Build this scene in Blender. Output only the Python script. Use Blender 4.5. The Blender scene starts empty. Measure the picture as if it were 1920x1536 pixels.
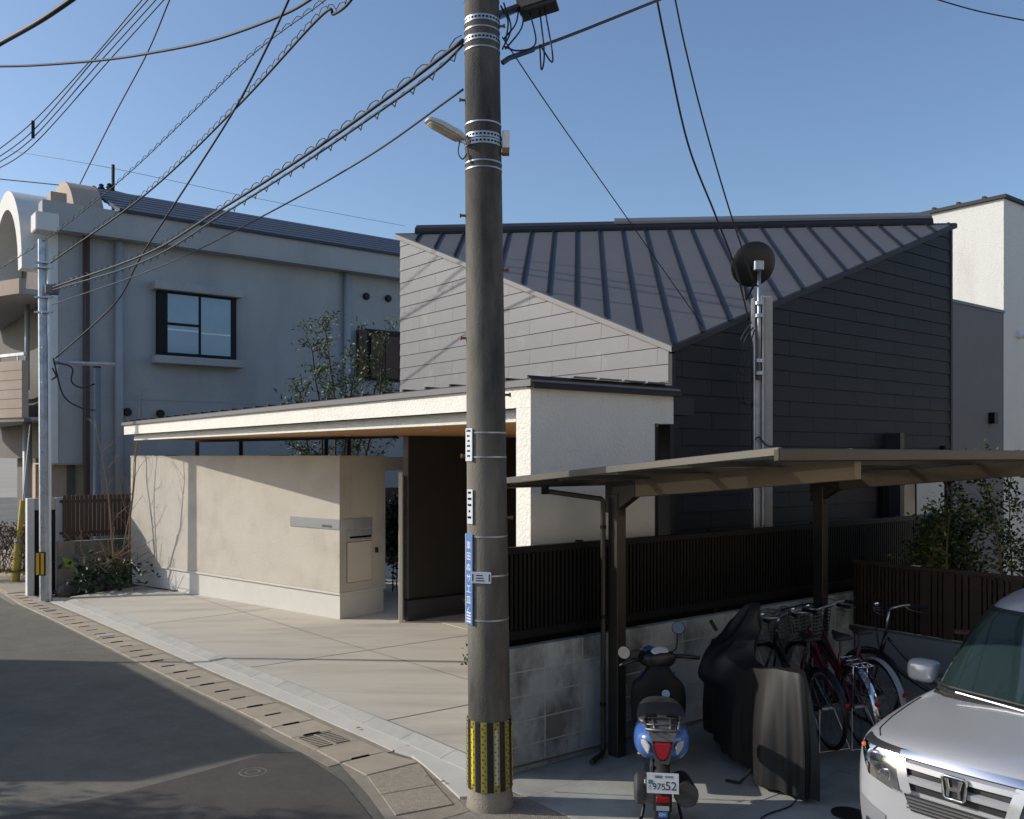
import bpy, bmesh, math, random
from mathutils import Vector as V, Matrix
from mathutils.bvhtree import BVHTree
random.seed(7)
S = bpy.context.scene
COL = S.collection
rad = math.radians
# ---------------------------------------------------------------- camera, sky, sun, exposure
H, F, CX, HY = 2.4, 1690.0, 960.0, 856.0        # eye height, focal length in photo pixels, principal column, horizon row
cam = bpy.data.cameras.new('camera'); camo = bpy.data.objects.new('camera', cam); COL.objects.link(camo)
camo.location = (0, 0, H); camo.rotation_euler = (rad(90), 0, 0)
cam.sensor_width = 36; cam.lens = 36 * F / 1920; cam.shift_y = (HY - 768) / 1920
cam.clip_end = 3000; cam.clip_start = .05
S.camera = camo
SUN_EL = rad(26.7)
SUN_H = V((-.995, .085, 0)).normalized()           # horizontal direction towards the sun
W = bpy.data.worlds.new('World'); S.world = W; W.use_nodes = True
nt = W.node_tree; nt.nodes.clear()
sky = nt.nodes.new('ShaderNodeTexSky'); sky.sky_type = 'NISHITA'; sky.sun_disc = False
sky.sun_elevation = SUN_EL; sky.sun_rotation = math.atan2(SUN_H.x, SUN_H.y)
sky.altitude = 50; sky.air_density = 1.0; sky.dust_density = 1.3; sky.ozone_density = 3.2
bg = nt.nodes.new('ShaderNodeBackground'); bg.inputs[1].default_value = .118
wo = nt.nodes.new('ShaderNodeOutputWorld')
nt.links.new(sky.outputs[0], bg.inputs[0]); nt.links.new(bg.outputs[0], wo.inputs[0])
sl = bpy.data.lights.new('sun', 'SUN'); sl.energy = 2.7; sl.angle = rad(.5); sl.color = (1, .93, .82)
so = bpy.data.objects.new('sun', sl); COL.objects.link(so)
sdir = V((SUN_H.x * math.cos(SUN_EL), SUN_H.y * math.cos(SUN_EL), math.sin(SUN_EL)))
so.rotation_euler = sdir.to_track_quat('Z', 'Y').to_euler()
S.view_settings.view_transform = 'Standard'; S.view_settings.look = 'None'
S.view_settings.exposure = 0.46; S.view_settings.gamma = 1
S.render.engine = 'CYCLES'
S.cycles.max_bounces = 7; S.cycles.transparent_max_bounces = 12

# ---------------------------------------------------------------- places: photo pixel -> point of the world
def gz(y):                                        # the street falls gently away
    return -.0225 * min(max(0, y - 8), 14)
def gp(x, y, z=0.):
    d = (H - z) * F / (y - HY); return V(((x - CX) / F * d, d, z))
def gpr(x, y):
    z = 0
    for _ in range(6):
        p = gp(x, y, z); z = gz(p.y)
    return V((p.x, p.y, z))
def dp(x, y, d): return V(((x - CX) / F * d, d, H - (y - HY) / F * d))
def pp(x, y, P, n):
    r = V(((x - CX) / F, 1, -(y - HY) / F)); o = V((0, 0, H))
    return o + r * ((P - o).dot(n) / r.dot(n))
A = V((-.6173, .7867, 0)); B = V((.7867, .6173, 0)); UP = V((0, 0, 1))
K = V((.151, 7.3, 0))
def hp(s, t, z): return K + B * s + A * t + UP * z       # house frame
CW = gp(637, 1161); WD = V((-.768, .640, 0)).normalized(); VD = V((WD.y, -WD.x, 0))
def wp(w, v, z): return CW + WD * w + VD * v + UP * z    # garden wall frame

# ---------------------------------------------------------------- materials
MATS = {}
def mat(name, col, rough=.6, metal=0., var=.12, vs=2.5, bump=0., bs=60., rand=0., spec=.5, c2=None, c2s=1.2, c2lo=.5, c2hi=.65,
        streak=1., rot=0., sx=1., det=8, nr=.62, coat=0., alpha=None, emit=0):
    if name in MATS: return MATS[name]
    m = bpy.data.materials.new(name); m.use_nodes = True; MATS[name] = m
    n = m.node_tree.nodes; L = m.node_tree.links
    b = n['Principled BSDF']
    def nd(t, **k):
        o = n.new(t)
        for a, v in k.items(): setattr(o, a, v)
        return o
    tc = nd('ShaderNodeTexCoord')
    mp = nd('ShaderNodeMapping'); mp.inputs['Scale'].default_value = (sx, 1, streak); mp.inputs['Rotation'].default_value = (0, 0, rot)
    L.new(tc.outputs['Object'], mp.inputs['Vector'])
    nz = nd('ShaderNodeTexNoise'); nz.inputs['Scale'].default_value = vs; nz.inputs['Detail'].default_value = det; nz.inputs['Roughness'].default_value = nr
    L.new(mp.outputs[0], nz.inputs['Vector'])
    mr = nd('ShaderNodeMapRange'); mr.inputs[1].default_value = .25; mr.inputs[2].default_value = .75
    mr.inputs[3].default_value = 1 - var; mr.inputs[4].default_value = 1 + var
    L.new(nz.outputs[0], mr.inputs[0])
    src = None
    rgb = nd('ShaderNodeRGB'); rgb.outputs[0].default_value = (*col, 1); src = rgb.outputs[0]
    if c2:
        n2 = nd('ShaderNodeTexNoise'); n2.inputs['Scale'].default_value = c2s; n2.inputs['Detail'].default_value = 9; n2.inputs['Roughness'].default_value = .65
        L.new(mp.outputs[0], n2.inputs['Vector'])
        r2 = nd('ShaderNodeMapRange'); r2.inputs[1].default_value = c2lo; r2.inputs[2].default_value = c2hi
        L.new(n2.outputs[0], r2.inputs[0])
        mx = nd('ShaderNodeMix', data_type='RGBA'); mx.inputs[7].default_value = (*c2, 1)
        L.new(r2.outputs[0], mx.inputs[0]); L.new(src, mx.inputs[6]); src = mx.outputs[2]
    fac = mr.outputs[0]
    if rand:
        oi = nd('ShaderNodeObjectInfo')
        r3 = nd('ShaderNodeMapRange'); r3.inputs[3].default_value = 1 - rand; r3.inputs[4].default_value = 1 + rand
        L.new(oi.outputs['Random'], r3.inputs[0])
        mu = nd('ShaderNodeMath', operation='MULTIPLY'); L.new(fac, mu.inputs[0]); L.new(r3.outputs[0], mu.inputs[1]); fac = mu.outputs[0]
    vm = nd('ShaderNodeVectorMath', operation='SCALE')
    L.new(src, vm.inputs[0]); L.new(fac, vm.inputs['Scale'])
    L.new(vm.outputs[0], b.inputs['Base Color'])
    b.inputs['Roughness'].default_value = rough; b.inputs['Metallic'].default_value = metal
    b.inputs['Specular IOR Level'].default_value = spec
    if coat: b.inputs['Coat Weight'].default_value = coat; b.inputs['Coat Roughness'].default_value = .06
    if bump:
        n4 = nd('ShaderNodeTexNoise'); n4.inputs['Scale'].default_value = bs; n4.inputs['Detail'].default_value = 5
        L.new(tc.outputs['Object'], n4.inputs['Vector'])
        bp = nd('ShaderNodeBump'); bp.inputs['Strength'].default_value = bump; bp.inputs['Distance'].default_value = .02
        L.new(n4.outputs[0], bp.inputs['Height']); L.new(bp.outputs[0], b.inputs['Normal'])
    if alpha is not None: b.inputs['Alpha'].default_value = alpha
    if emit:
        b.inputs['Emission Color'].default_value = (*col, 1); b.inputs['Emission Strength'].default_value = emit
    return m
def glass(name, tint, rough=.02, tr=.5):
    if name in MATS: return MATS[name]
    m = bpy.data.materials.new(name); m.use_nodes = True; MATS[name] = m
    n = m.node_tree.nodes; L = m.node_tree.links; n.remove(n['Principled BSDF'])
    t = n.new('ShaderNodeBsdfTransparent'); t.inputs[0].default_value = (*tint, 1)
    g = n.new('ShaderNodeBsdfGlossy'); g.inputs['Roughness'].default_value = rough
    fr = n.new('ShaderNodeFresnel'); fr.inputs[0].default_value = 1.5
    mx = n.new('ShaderNodeMixShader')
    mm = n.new('ShaderNodeMath'); mm.operation = 'MULTIPLY_ADD'; mm.inputs[1].default_value = 1.0; mm.inputs[2].default_value = 1 - tr - .5
    mm.use_clamp = True
    L.new(fr.outputs[0], mm.inputs[0]); L.new(mm.outputs[0], mx.inputs[0])
    L.new(t.outputs[0], mx.inputs[1]); L.new(g.outputs[0], mx.inputs[2])
    L.new(mx.outputs[0], n['Material Output'].inputs[0])
    return m

# ---------------------------------------------------------------- objects
WM = {}
def tag(o, label=None, cat=None, group=None, kind=None):
    if label: o['label'] = label
    if cat: o['category'] = cat
    if group: o['group'] = group
    if kind: o['kind'] = kind
    return o
def thing(name, label, cat, loc=(0, 0, 0), rz=0., group=None):
    o = bpy.data.objects.new(name, None); COL.objects.link(o)
    o.empty_display_size = .2; o.location = loc; o.rotation_euler = (0, 0, rz)
    WM[o] = Matrix.Translation(V(loc)) @ Matrix.Rotation(rz, 4, 'Z')
    return tag(o, label, cat, group)
def link(name, me, parent=None, local=False):
    o = bpy.data.objects.new(name, me); COL.objects.link(o)
    if parent is not None:
        o.parent = parent
        root = parent
        while root.parent is not None: root = root.parent
        if parent is root and not local and root in WM:
            o.matrix_parent_inverse = WM[root].inverted()
    return o
class MB:
    def __init__(s): s.v = []; s.f = []
    def add(s, vs, fs):
        k = len(s.v); s.v += [tuple(p) for p in vs]; s.f += [tuple(i + k for i in f) for f in fs]; return s
    def box(s, x0, x1, y0, y1, z0, z1, fr=None):
        fr = fr or (lambda a, b, c: V((a, b, c)))
        p = [fr(x, y, z) for z in (z0, z1) for y in (y0, y1) for x in (x0, x1)]
        return s.add(p, [(0, 2, 3, 1), (4, 5, 7, 6), (0, 1, 5, 4), (2, 6, 7, 3), (0, 4, 6, 2), (1, 3, 7, 5)])
    def quad(s, *p): return s.add(p, [tuple(range(len(p)))])
    def ext(s, pts, vec):
        n = len(pts); q = [V(p) for p in pts]; vec = V(vec)
        return s.add(q + [p + vec for p in q], [tuple(range(n)), tuple(range(2 * n - 1, n - 1, -1))] + [(i, (i + 1) % n, n + (i + 1) % n, n + i) for i in range(n)])
    def loft(s, rings, close=True, caps=True):
        n = len(rings[0]); vs = [p for r in rings for p in r]; fs = []
        for a in range(len(rings) - 1):
            for i in range(n if close else n - 1):
                j = (i + 1) % n; fs.append((a * n + i, a * n + j, (a + 1) * n + j, (a + 1) * n + i))
        if caps and close:
            fs.append(tuple(range(n))); fs.append(tuple((len(rings) - 1) * n + i for i in range(n - 1, -1, -1)))
        return s.add(vs, fs)
    def tube(s, pts, r, n=8, caps=True, sx=1.0):
        pts = [V(p) for p in pts]; rs = r if isinstance(r, (list, tuple)) else [r] * len(pts)
        rings = []; up = None
        for i, p in enumerate(pts):
            d = (pts[min(i + 1, len(pts) - 1)] - pts[max(i - 1, 0)])
            if d.length < 1e-9: d = V((0, 0, 1))
            d.normalize()
            if up is None:
                up = V((0, 0, 1)) if abs(d.z) < .9 else V((1, 0, 0))
            a = d.cross(up)
            if a.length < 1e-6: a = d.cross(V((0, 1, 0)))
            a.normalize(); b = a.cross(d).normalized(); up = b
            rings.append([p + (a * math.cos(k * 2 * math.pi / n) * sx + b * math.sin(k * 2 * math.pi / n)) * rs[i] for k in range(n)])
        return s.loft(rings, True, caps)
    def lathe(s, o, ax, prof, n=20, closed=False):
        o = V(o); ax = V(ax).normalized(); u = ax.orthogonal().normalized(); w = ax.cross(u)
        rings = [[o + ax * h + (u * math.cos(k * 2 * math.pi / n) + w * math.sin(k * 2 * math.pi / n)) * max(r, 1e-4) for k in range(n)] for r, h in prof]
        if closed: rings.append(rings[0])
        return s.loft(rings, True, not closed)
    def ell(s, c, r, n=12, m=8, rot=None):
        c = V(c); rings = []
        for i in range(m + 1):
            ph = -math.pi / 2 + math.pi * i / m; cr = max(math.cos(ph), .02)
            ring = []
            for k in range(n):
                th = 2 * math.pi * k / n
                q = V((r[0] * cr * math.cos(th), r[1] * cr * math.sin(th), r[2] * math.sin(ph)))
                ring.append(c + (rot @ q if rot else q))
            rings.append(ring)
        return s.loft(rings)
    def build(s, name, m, parent=None, smooth=False, bevel=0., seg=1, local=False, sub=0, recalc=True, kind=None):
        me = bpy.data.meshes.new(name); me.from_pydata(s.v, [], s.f)
        if recalc or bevel:
            bm = bmesh.new(); bm.from_mesh(me)
            bmesh.ops.recalc_face_normals(bm, faces=bm.faces)
            if bevel:
                es = [e for e in bm.edges if len(e.link_faces) == 2 and e.calc_face_angle(0) > .5]
                bmesh.ops.bevel(bm, geom=es, offset=bevel, segments=seg, affect='EDGES', clamp_overlap=True)
            bm.to_mesh(me); bm.free()
        if smooth is True:
            me.polygons.foreach_set('use_smooth', [True] * len(me.polygons))
        elif smooth:
            me.polygons.foreach_set('use_smooth', [True] * len(me.polygons)); me.set_sharp_from_angle(angle=smooth)
        me.materials.append(m)
        o = link(name, me, parent, local)
        if sub:
            md = o.modifiers.new('sub', 'SUBSURF'); md.levels = sub; md.render_levels = sub
        if kind: o['kind'] = kind
        return o
def bx(name, m, parent, x0, x1, y0, y1, z0, z1, fr=None, bevel=0., local=False):
    return MB().box(x0, x1, y0, y1, z0, z1, fr).build(name, m, parent, bevel=bevel, local=local)
def clip(poly, a, b, c):                         # keep a*x+b*y<=c
    out = []
    for i in range(len(poly)):
        p, q = poly[i], poly[(i + 1) % len(poly)]
        dp_, dq = a * p[0] + b * p[1] - c, a * q[0] + b * q[1] - c
        if dp_ <= 0: out.append(p)
        if dp_ * dq < 0:
            k = dp_ / (dp_ - dq); out.append((p[0] + (q[0] - p[0]) * k, p[1] + (q[1] - p[1]) * k))
    return out
def text(name, body, size, m, parent, o, ux, uy, ext=.0008, local=False, align='LEFT'):
    c = bpy.data.curves.new(name, 'FONT'); c.body = body; c.size = size; c.extrude = ext; c.align_x = align
    t = bpy.data.objects.new(name, c); me = bpy.data.meshes.new_from_object(t); bpy.data.objects.remove(t)
    ux = V(ux).normalized(); uy = V(uy).normalized(); un = ux.cross(uy)
    M = Matrix((( ux.x, uy.x, un.x, o[0]), (ux.y, uy.y, un.y, o[1]), (ux.z, uy.z, un.z, o[2]), (0, 0, 0, 1)))
    me.transform(M); me.materials.clear(); me.materials.append(m)
    return link(name, me, parent, local)
def catmull(pts, n=8):
    P = [V(p) for p in pts]; P = [P[0] * 2 - P[1]] + P + [P[-1] * 2 - P[-2]]; out = []
    for i in range(1, len(P) - 2):
        a, b, c, d = P[i - 1:i + 3]
        for k in range(n):
            t = k / n; out.append(.5 * ((2 * b) + (c - a) * t + (2 * a - 5 * b + 4 * c - d) * t * t + (3 * b - a - 3 * c + d) * t ** 3))
    out.append(P[-2]); return out
# colours
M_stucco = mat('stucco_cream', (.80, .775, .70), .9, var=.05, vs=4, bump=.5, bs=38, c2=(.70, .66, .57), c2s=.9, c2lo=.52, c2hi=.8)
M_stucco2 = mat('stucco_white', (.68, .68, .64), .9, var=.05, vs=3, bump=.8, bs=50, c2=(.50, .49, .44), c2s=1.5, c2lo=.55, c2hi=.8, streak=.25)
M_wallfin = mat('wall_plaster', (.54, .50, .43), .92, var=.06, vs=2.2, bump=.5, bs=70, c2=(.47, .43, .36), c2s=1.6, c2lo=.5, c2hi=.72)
M_base = mat('base_plaster', (.60, .58, .53), .9, var=.05, vs=3, bump=.2, bs=120)
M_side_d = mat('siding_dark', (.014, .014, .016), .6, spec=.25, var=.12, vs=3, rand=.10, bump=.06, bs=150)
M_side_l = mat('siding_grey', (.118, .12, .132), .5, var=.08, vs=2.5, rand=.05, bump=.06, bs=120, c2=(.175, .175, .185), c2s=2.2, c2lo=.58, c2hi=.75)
M_roof = mat('roof_metal', (.100, .102, .112), .6, spec=.3, metal=.0, var=.06, vs=1.5, rand=.03)
M_seam = mat('roof_seam', (.014, .015, .022), .6, spec=.2, metal=.0, var=.05)
M_trim = mat('trim_dark', (.022, .022, .026), .55, spec=.25, var=.05)
M_trimg = mat('trim_grey', (.13, .13, .135), .5, metal=.2, var=.05)
M_wood = mat('soffit_wood', (.50, .26, .10), .55, var=.15, vs=3, streak=1)
M_black = mat('black_aluminium', (.005, .005, .0055), .5, spec=.25, var=.1)
M_blackp = mat('black_plastic', (.012, .012, .013), .38, var=.1)
M_dark = mat('dark_void', (.004, .004, .004), .9, spec=.1)
M_pier = mat('dark_panel', (.030, .028, .026), .55, var=.08, vs=4)
M_steel = mat('galvanised_steel', (.42, .45, .49), .42, metal=.75, var=.12, vs=8, c2=(.30, .32, .35), c2s=6)
M_stain = mat('stainless', (.55, .56, .58), .28, metal=1, var=.06, vs=20, streak=.1)
M_chrome = mat('chrome', (.8, .8, .82), .08, metal=1, var=.02)
M_bolt = mat('rusty_bolt', (.28, .15, .07), .6, metal=.5, var=.3)
M_rubber = mat('rubber', (.014, .014, .015), .75, var=.2, vs=20)
M_white = mat('white_paint', (.78, .78, .77), .5, var=.04)
M_cable = mat('cable_black', (.014, .016, .020), .6, var=.1)
# ================================================================ ground
M_asph = mat('asphalt', (.165, .157, .130), .92, var=.34, vs=2.2, det=14, nr=.85, bump=1., bs=190, c2=(.21, .20, .165), c2s=.35, c2lo=.42, c2hi=.62)
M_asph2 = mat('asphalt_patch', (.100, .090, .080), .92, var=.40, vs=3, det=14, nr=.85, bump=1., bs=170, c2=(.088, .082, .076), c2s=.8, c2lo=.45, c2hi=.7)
M_conc = mat('concrete_drive', (.50, .472, .405), .85, var=.08, vs=1.6, bump=.12, bs=150, c2=(.33, .305, .265), c2s=1.6, c2lo=.46, c2hi=.70, rand=.03, rot=-.665, sx=.22)
M_mortar = mat('mortar_white', (.50, .485, .435), .85, var=.08, vs=3, bump=.15, bs=120)
M_dirt = mat('mortar_brown', (.27, .235, .185), .95, var=.2, vs=6, bump=.4, bs=120)
M_lid = mat('gutter_lid', (.40, .345, .265), .9, var=.14, vs=5, bump=.4, bs=170, rand=.08, c2=(.26, .23, .185), c2s=2.5, c2lo=.5, c2hi=.75)
M_lid2 = mat('gutter_lid_rough', (.34, .295, .235), .95, var=.25, vs=25, bump=.9, bs=130, rand=.05)
M_kerb = mat('kerb_concrete', (.40, .395, .36), .88, var=.12, vs=5, bump=.25, bs=120, rand=.05, c2=(.36, .35, .31), c2s=3)
M_pad = mat('concrete_pad', (.37, .38, .36), .85, var=.14, vs=1.8, bump=.2, bs=130, c2=(.27, .265, .24), c2s=1.0, c2lo=.45, c2hi=.65, rand=.05)
M_soil = mat('soil', (.10, .075, .05), .95, var=.3, vs=8, bump=.8, bs=60)
# far ground
tag(MB().quad(V((-900, -300, -.45)), V((900, -300, -.45)), V((900, 1500, -.45)), V((-900, 1500, -.45))).build('ground', mat('far_ground', (.36, .32, .26), .95, var=.2, vs=.05)), kind='structure')
# road sheet with the slope of the street
m = MB(); ys = [-14, -6, 0, 3, 6, 8, 10, 12, 14, 16, 18, 20, 22, 30, 60]; xs = [-60, -20, -12, -8, -4, 0, 4, 8, 20]
for y in ys:
    for x in xs: m.v.append((x, y, gz(y) - .012))
nx = len(xs)
for j in range(len(ys) - 1):
    for i in range(nx - 1): m.f.append((j * nx + i, j * nx + i + 1, (j + 1) * nx + i + 1, (j + 1) * nx + i))
road = tag(m.build('road', M_asph), kind='structure')
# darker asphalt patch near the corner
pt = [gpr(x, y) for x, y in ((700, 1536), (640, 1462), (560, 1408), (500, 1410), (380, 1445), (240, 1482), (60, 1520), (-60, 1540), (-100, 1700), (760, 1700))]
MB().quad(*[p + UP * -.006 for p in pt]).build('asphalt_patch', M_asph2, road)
# kerb edge line (driveway side of the gutter lids), backprojected
QP = [(851, 1509), (818.6, 1472.8), (787, 1431), (721, 1411), (673, 1388), (626, 1367.5), (586, 1349.5), (550, 1332), (512.8, 1315.6), (472, 1298), (414, 1273),
      (318.8, 1231), (272, 1210), (200.6, 1178.4), (140.6, 1152), (85, 1129)]
Q = [gpr(*q) for q in QP]
Q.append(Q[-1] + A * 7 + UP * -.05)
def resample(P, d):
    out = [P[0]]; acc = 0
    for a, b in zip(P, P[1:]):
        L_ = (b - a).length; x = d - acc
        while x <= L_ + 1e-9:
            out.append(a.lerp(b, x / L_)); x += d
        acc = L_ - (x - d)
    return out
gutter = tag(bpy.data.objects.new('gutter', None), kind='structure'); COL.objects.link(gutter)
R1 = resample(Q[3:], .4)
# gutter casing under the lids
cas = [p for p in Q[3:]]
m = MB(); m.loft([[p - B * .50 + UP * -.02, p - B * .50 + UP * -.006, p + B * .085 + UP * -.006, p + B * .085 + UP * -.02] for p in cas], True, True)
m.build('casing', M_dirt, gutter)
GR = 0
for i in range(len(R1) - 1):
    a, b = R1[i], R1[i + 1]; e = (b - a).normalized() * .004
    c = [a + e, b - e, b - e - B * .4, a + e - B * .4]
    if i == 1:            # the grated lid with its slots
        n = 8
        u = (c[1] - c[0]); w = (c[3] - c[0]); m = MB()
        def gb(x0, x1, y0, y1, dz=0.): m.ext([c[0] + u * x + w * y + UP * (.004 + dz) for x, y in ((x0, y0), (x1, y0), (x1, y1), (x0, y1))], UP * -.03)
        gb(0, 1, 0, .14); gb(0, 1, .49, .54); gb(0, 1, .90, 1); gb(0, .05, .14, .49); gb(0, .05, .54, .9); gb(.95, 1, .14, .49); gb(.95, 1, .54, .9)
        for k in range(n - 1):
            x = .05 + .9 * (k + .62) / n + .02
            gb(x, x + .055, .14, .49); gb(x, x + .055, .54, .90)
        o = m.build('grate_lid', M_lid, gutter)
        MB().quad(*[p + UP * -.004 for p in c]).build('drain_void', M_dark, gutter)
        continue
    m = MB(); dz = random.uniform(0, .006)
    m.ext([p + UP * (.004 + dz) for p in c], UP * -.03)
    o = m.build('lid', M_lid, gutter, bevel=.004)
    if i in (17, 25):
        q = (c[0] + c[2]) / 2
        MB().ext([q + UP * .016 + B * x + A * y for x, y in ((-.1, -.06), (.1, -.06), (.1, .06), (-.1, .06))], UP * -.012).build('hatch', M_kerb, gutter)
    # hand slot at the joint
    q = a - B * .22
    MB().box(-.075, .075, -.012, .012, -.0, .0125, lambda x, y, z, q=q: q + B * x + A * y + UP * z).build('hand_slot', M_dark, gutter)
for pq in (((786.7, 1431.2), (818.6, 1472.8), (714, 1491.4), (687.5, 1456)), ((818.6, 1472.8), (851.3, 1509), (741, 1530), (714, 1491.4)), ((721, 1411), (785, 1430), (687, 1455), (641, 1431))):
    c = [gp(*q) for q in pq]; ce = sum(c, V()) / 4
    MB().ext([ce.lerp(p, .985) + UP * .006 for p in c], UP * -.03).build('lid', M_lid2 if pq[0][0] > 780 else M_lid, gutter, bevel=.004)
cs = [gp(*q) for q in ((700, 1412), (790, 1425), (880, 1520), (740, 1560), (690, 1490), (635, 1430))]
MB().quad(*[p + UP * -.003 for p in cs]).build('corner_bed', M_dirt, gutter)
# brown joint, white mortar strip and kerb blocks
kerb = tag(bpy.data.objects.new('kerb', None), kind='structure'); COL.objects.link(kerb)
kq = Q[3:-1]; near = [kq[0] + (kq[0] - kq[4]).normalized() * 1.05] + kq
for p in near[:1]: p.z = 0
def strip(P, a, za, b, zb, mt, nm): 
    m = MB(); m.loft([[p + B * a + UP * za, p + B * b + UP * zb, p + B * b + UP * -.03, p + B * a + UP * -.03] for p in P], True, True); return m.build(nm, mt, kerb)
strip(kq, .075, .004, .235, .016, M_mortar, 'mortar_strip')
fl = [gp(*q) for q in ((740, 1408), (772, 1418), (800, 1440), (862, 1497), (884, 1496), (890, 1450), (760, 1392))]
MB().ext([p + UP * .012 for p in fl], UP * -.03).build('mortar_corner', M_mortar, kerb)
KR = resample(near, .6)
for a, b in zip(KR, KR[1:]):
    e = (b - a).normalized() * .003
    m = MB(); m.loft([[p + B * .235 + UP * .012, p + B * .235 + UP * .022, p + B * .375 + UP * .058, p + B * .39 + UP * .058, p + B * .39 + UP * -.03, p + B * .235 + UP * -.03] for p in (a + e, b - e)], True, True)
    m.build('kerb_block', M_kerb, kerb)
# driveway slabs: from the kerb up to the house walls
def dzf(p, f): return (gz(p.y) + .058) * (1 - f) + .0 * f
drive = tag(bpy.data.objects.new('driveway', None), kind='structure'); COL.objects.link(drive)
kb = [p + B * .392 for p in KR]; kend = kq[-1] + B * .392
kb = [kb[0]] + [p for p in kb[1:]] + [kend]
def edge_pt(u):                                    # along the kerb 0..1
    L_ = len(kb) - 1; i = min(int(u * L_), L_ - 1); return kb[i].lerp(kb[i + 1], u * L_ - i)
def dpt(u, d):
    a = edge_pt(u); p = a + B * d; p.z = (gz(a.y) + .058) * (1 - min(1, max(0, d) / (5 - 3.3 * u))); return p
us = [0, .13, .36, .66, 1.0]; ds = [0, 1.5, 7.5]
for i in range(4):
    for j in range(2):
        N = 10; m = MB(); gu = .0008; gf = .005
        for b_ in range(N + 1):
            for a_ in range(N + 1):
                u = us[i] + gu + (us[i + 1] - us[i] - 2 * gu) * a_ / N; f = ds[j] + gf + (ds[j + 1] - ds[j] - 2 * gf) * b_ / N
                m.v.append(tuple(dpt(u, f)))
        for b_ in range(N):
            for a_ in range(N): m.f.append((b_ * (N + 1) + a_, b_ * (N + 1) + a_ + 1, (b_ + 1) * (N + 1) + a_ + 1, (b_ + 1) * (N + 1) + a_))
        m.build('slab', M_conc, drive)
m = MB(); m.loft([[dpt(u, d) + UP * -.012 for d in (0, 1, 2, 3, 4, 5, 7.4)] for u in [k / 12 for k in range(13)]], False, False); m.build('slab_bed', M_dirt, drive)
# round access cover in the driveway
q = gp(836, 1352, .036); m = MB(); m.lathe(q + UP * .0, UP, [(.085, 0), (.085, .008), (.075, .008), (.075, .006), (.001, .006)], 28)
m.build('round_cover', M_kerb, drive)
# porch floor, yard behind the wall, soil strips
tag(MB().box(2.6, 7, .6, 5.6, -.3, .006, hp).build('porch_floor', M_conc), kind='structure')
tag(MB().quad(wp(-3, .2, -.05), wp(9, .2, -.05), wp(9, 8, -.05), wp(-6, 8, -.05)).build('garden_ground', M_soil), kind='structure')
# parking pad strips
pad = tag(bpy.data.objects.new('parking_pad', None), kind='structure'); COL.objects.link(pad)
MB().quad(hp(-1.6, -.2, -.018), hp(9, -.2, -.018), hp(9, -7, -.018), hp(-1.3, -7, -.018)).build('pad_bed', M_dirt, pad)
tt = [-.27, -.71, -1.776, -2.84, -3.9, -6.5]
for k in range(5):
    for s0, s1 in ((-.62 if k else -.62, 1.6), (1.6, 4.6), (4.6, 8.5)):
        MB().box(s0 + .004, s1 - .004, tt[k + 1] + .004, tt[k] - .004, -.2, -.004 + .003 * ((k + int(s0)) % 2), hp).build('pad_slab', M_pad, pad)
M_agg = mat('aggregate', (.30, .27, .225), .95, var=.3, vs=30, bump=1, bs=120)
ap = [gp(*q) for q in ((872, 1494), (958, 1488), (1003, 1490), (1300, 1560), (900, 1580), (745, 1535))]
tag(MB().quad(*[p + UP * -.006 for p in ap]).build('pavement_edge', M_agg), kind='structure')
# small round cover in the asphalt and one beside the car
q = gp(474, 1446); m = MB(); m.lathe(q + UP * -.012, UP, [(.105, 0), (.105, .006), (.092, .008), (.09, .004), (.06, .004), (.06, .008), (.045, .008), (.045, .004), (.001, .004)], 28)
tag(m.build('valve_cover', mat('cast_iron', (.16, .145, .12), .7, var=.3, vs=20, bump=.5, bs=90)), 'small round iron valve cover set in the asphalt', 'cover')
q = gp(1590, 1526); m = MB(); m.lathe(q, UP, [(.11, 0), (.11, .008), (.1, .008), (.1, .005), (.001, .005)], 28)
tag(m.build('drain_cover', M_blackp), 'dark round drain cover in the parking pad by the car bumper', 'cover')
# dry leaves on the kerb strip
for k, (x, y) in enumerate(((671, 1366), (803, 1456), (830, 1467))):
    q = gp(x, y, .02); m = MB(); m.add([q + V((-.025, 0, .002)), q + V((0, -.015, .01)), q + V((.03, .004, .004)), q + V((.002, .018, .012))], [(0, 1, 2, 3)])
    tag(m.build('fallen_leaf', mat('dry_leaf', (.22, .17, .05), .8)), ['largest dry leaf, lying on the white mortar strip', 'dry leaf on the gutter lid nearest the big pole', 'small dry leaf on the mortar edge beside the big pole'][k], 'leaf', 'fallen leaves along the kerb')
# ================================================================ main house
SN, TN, SR, TL = 2.26, .51, 8.04, 5.78
ZN, ZH = 3.536, 5.66
house = thing('house', 'modern house with dark siding, folded metal roof and cream canopy', 'house', hp(SN, TN, 0))
ra, rb = (ZH - ZN) / (SR - SN), (ZH - ZN) / (TL - TN)
def rz_(s, t): return ZN + ra * (s - SN) + rb * (t - TN)
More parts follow.
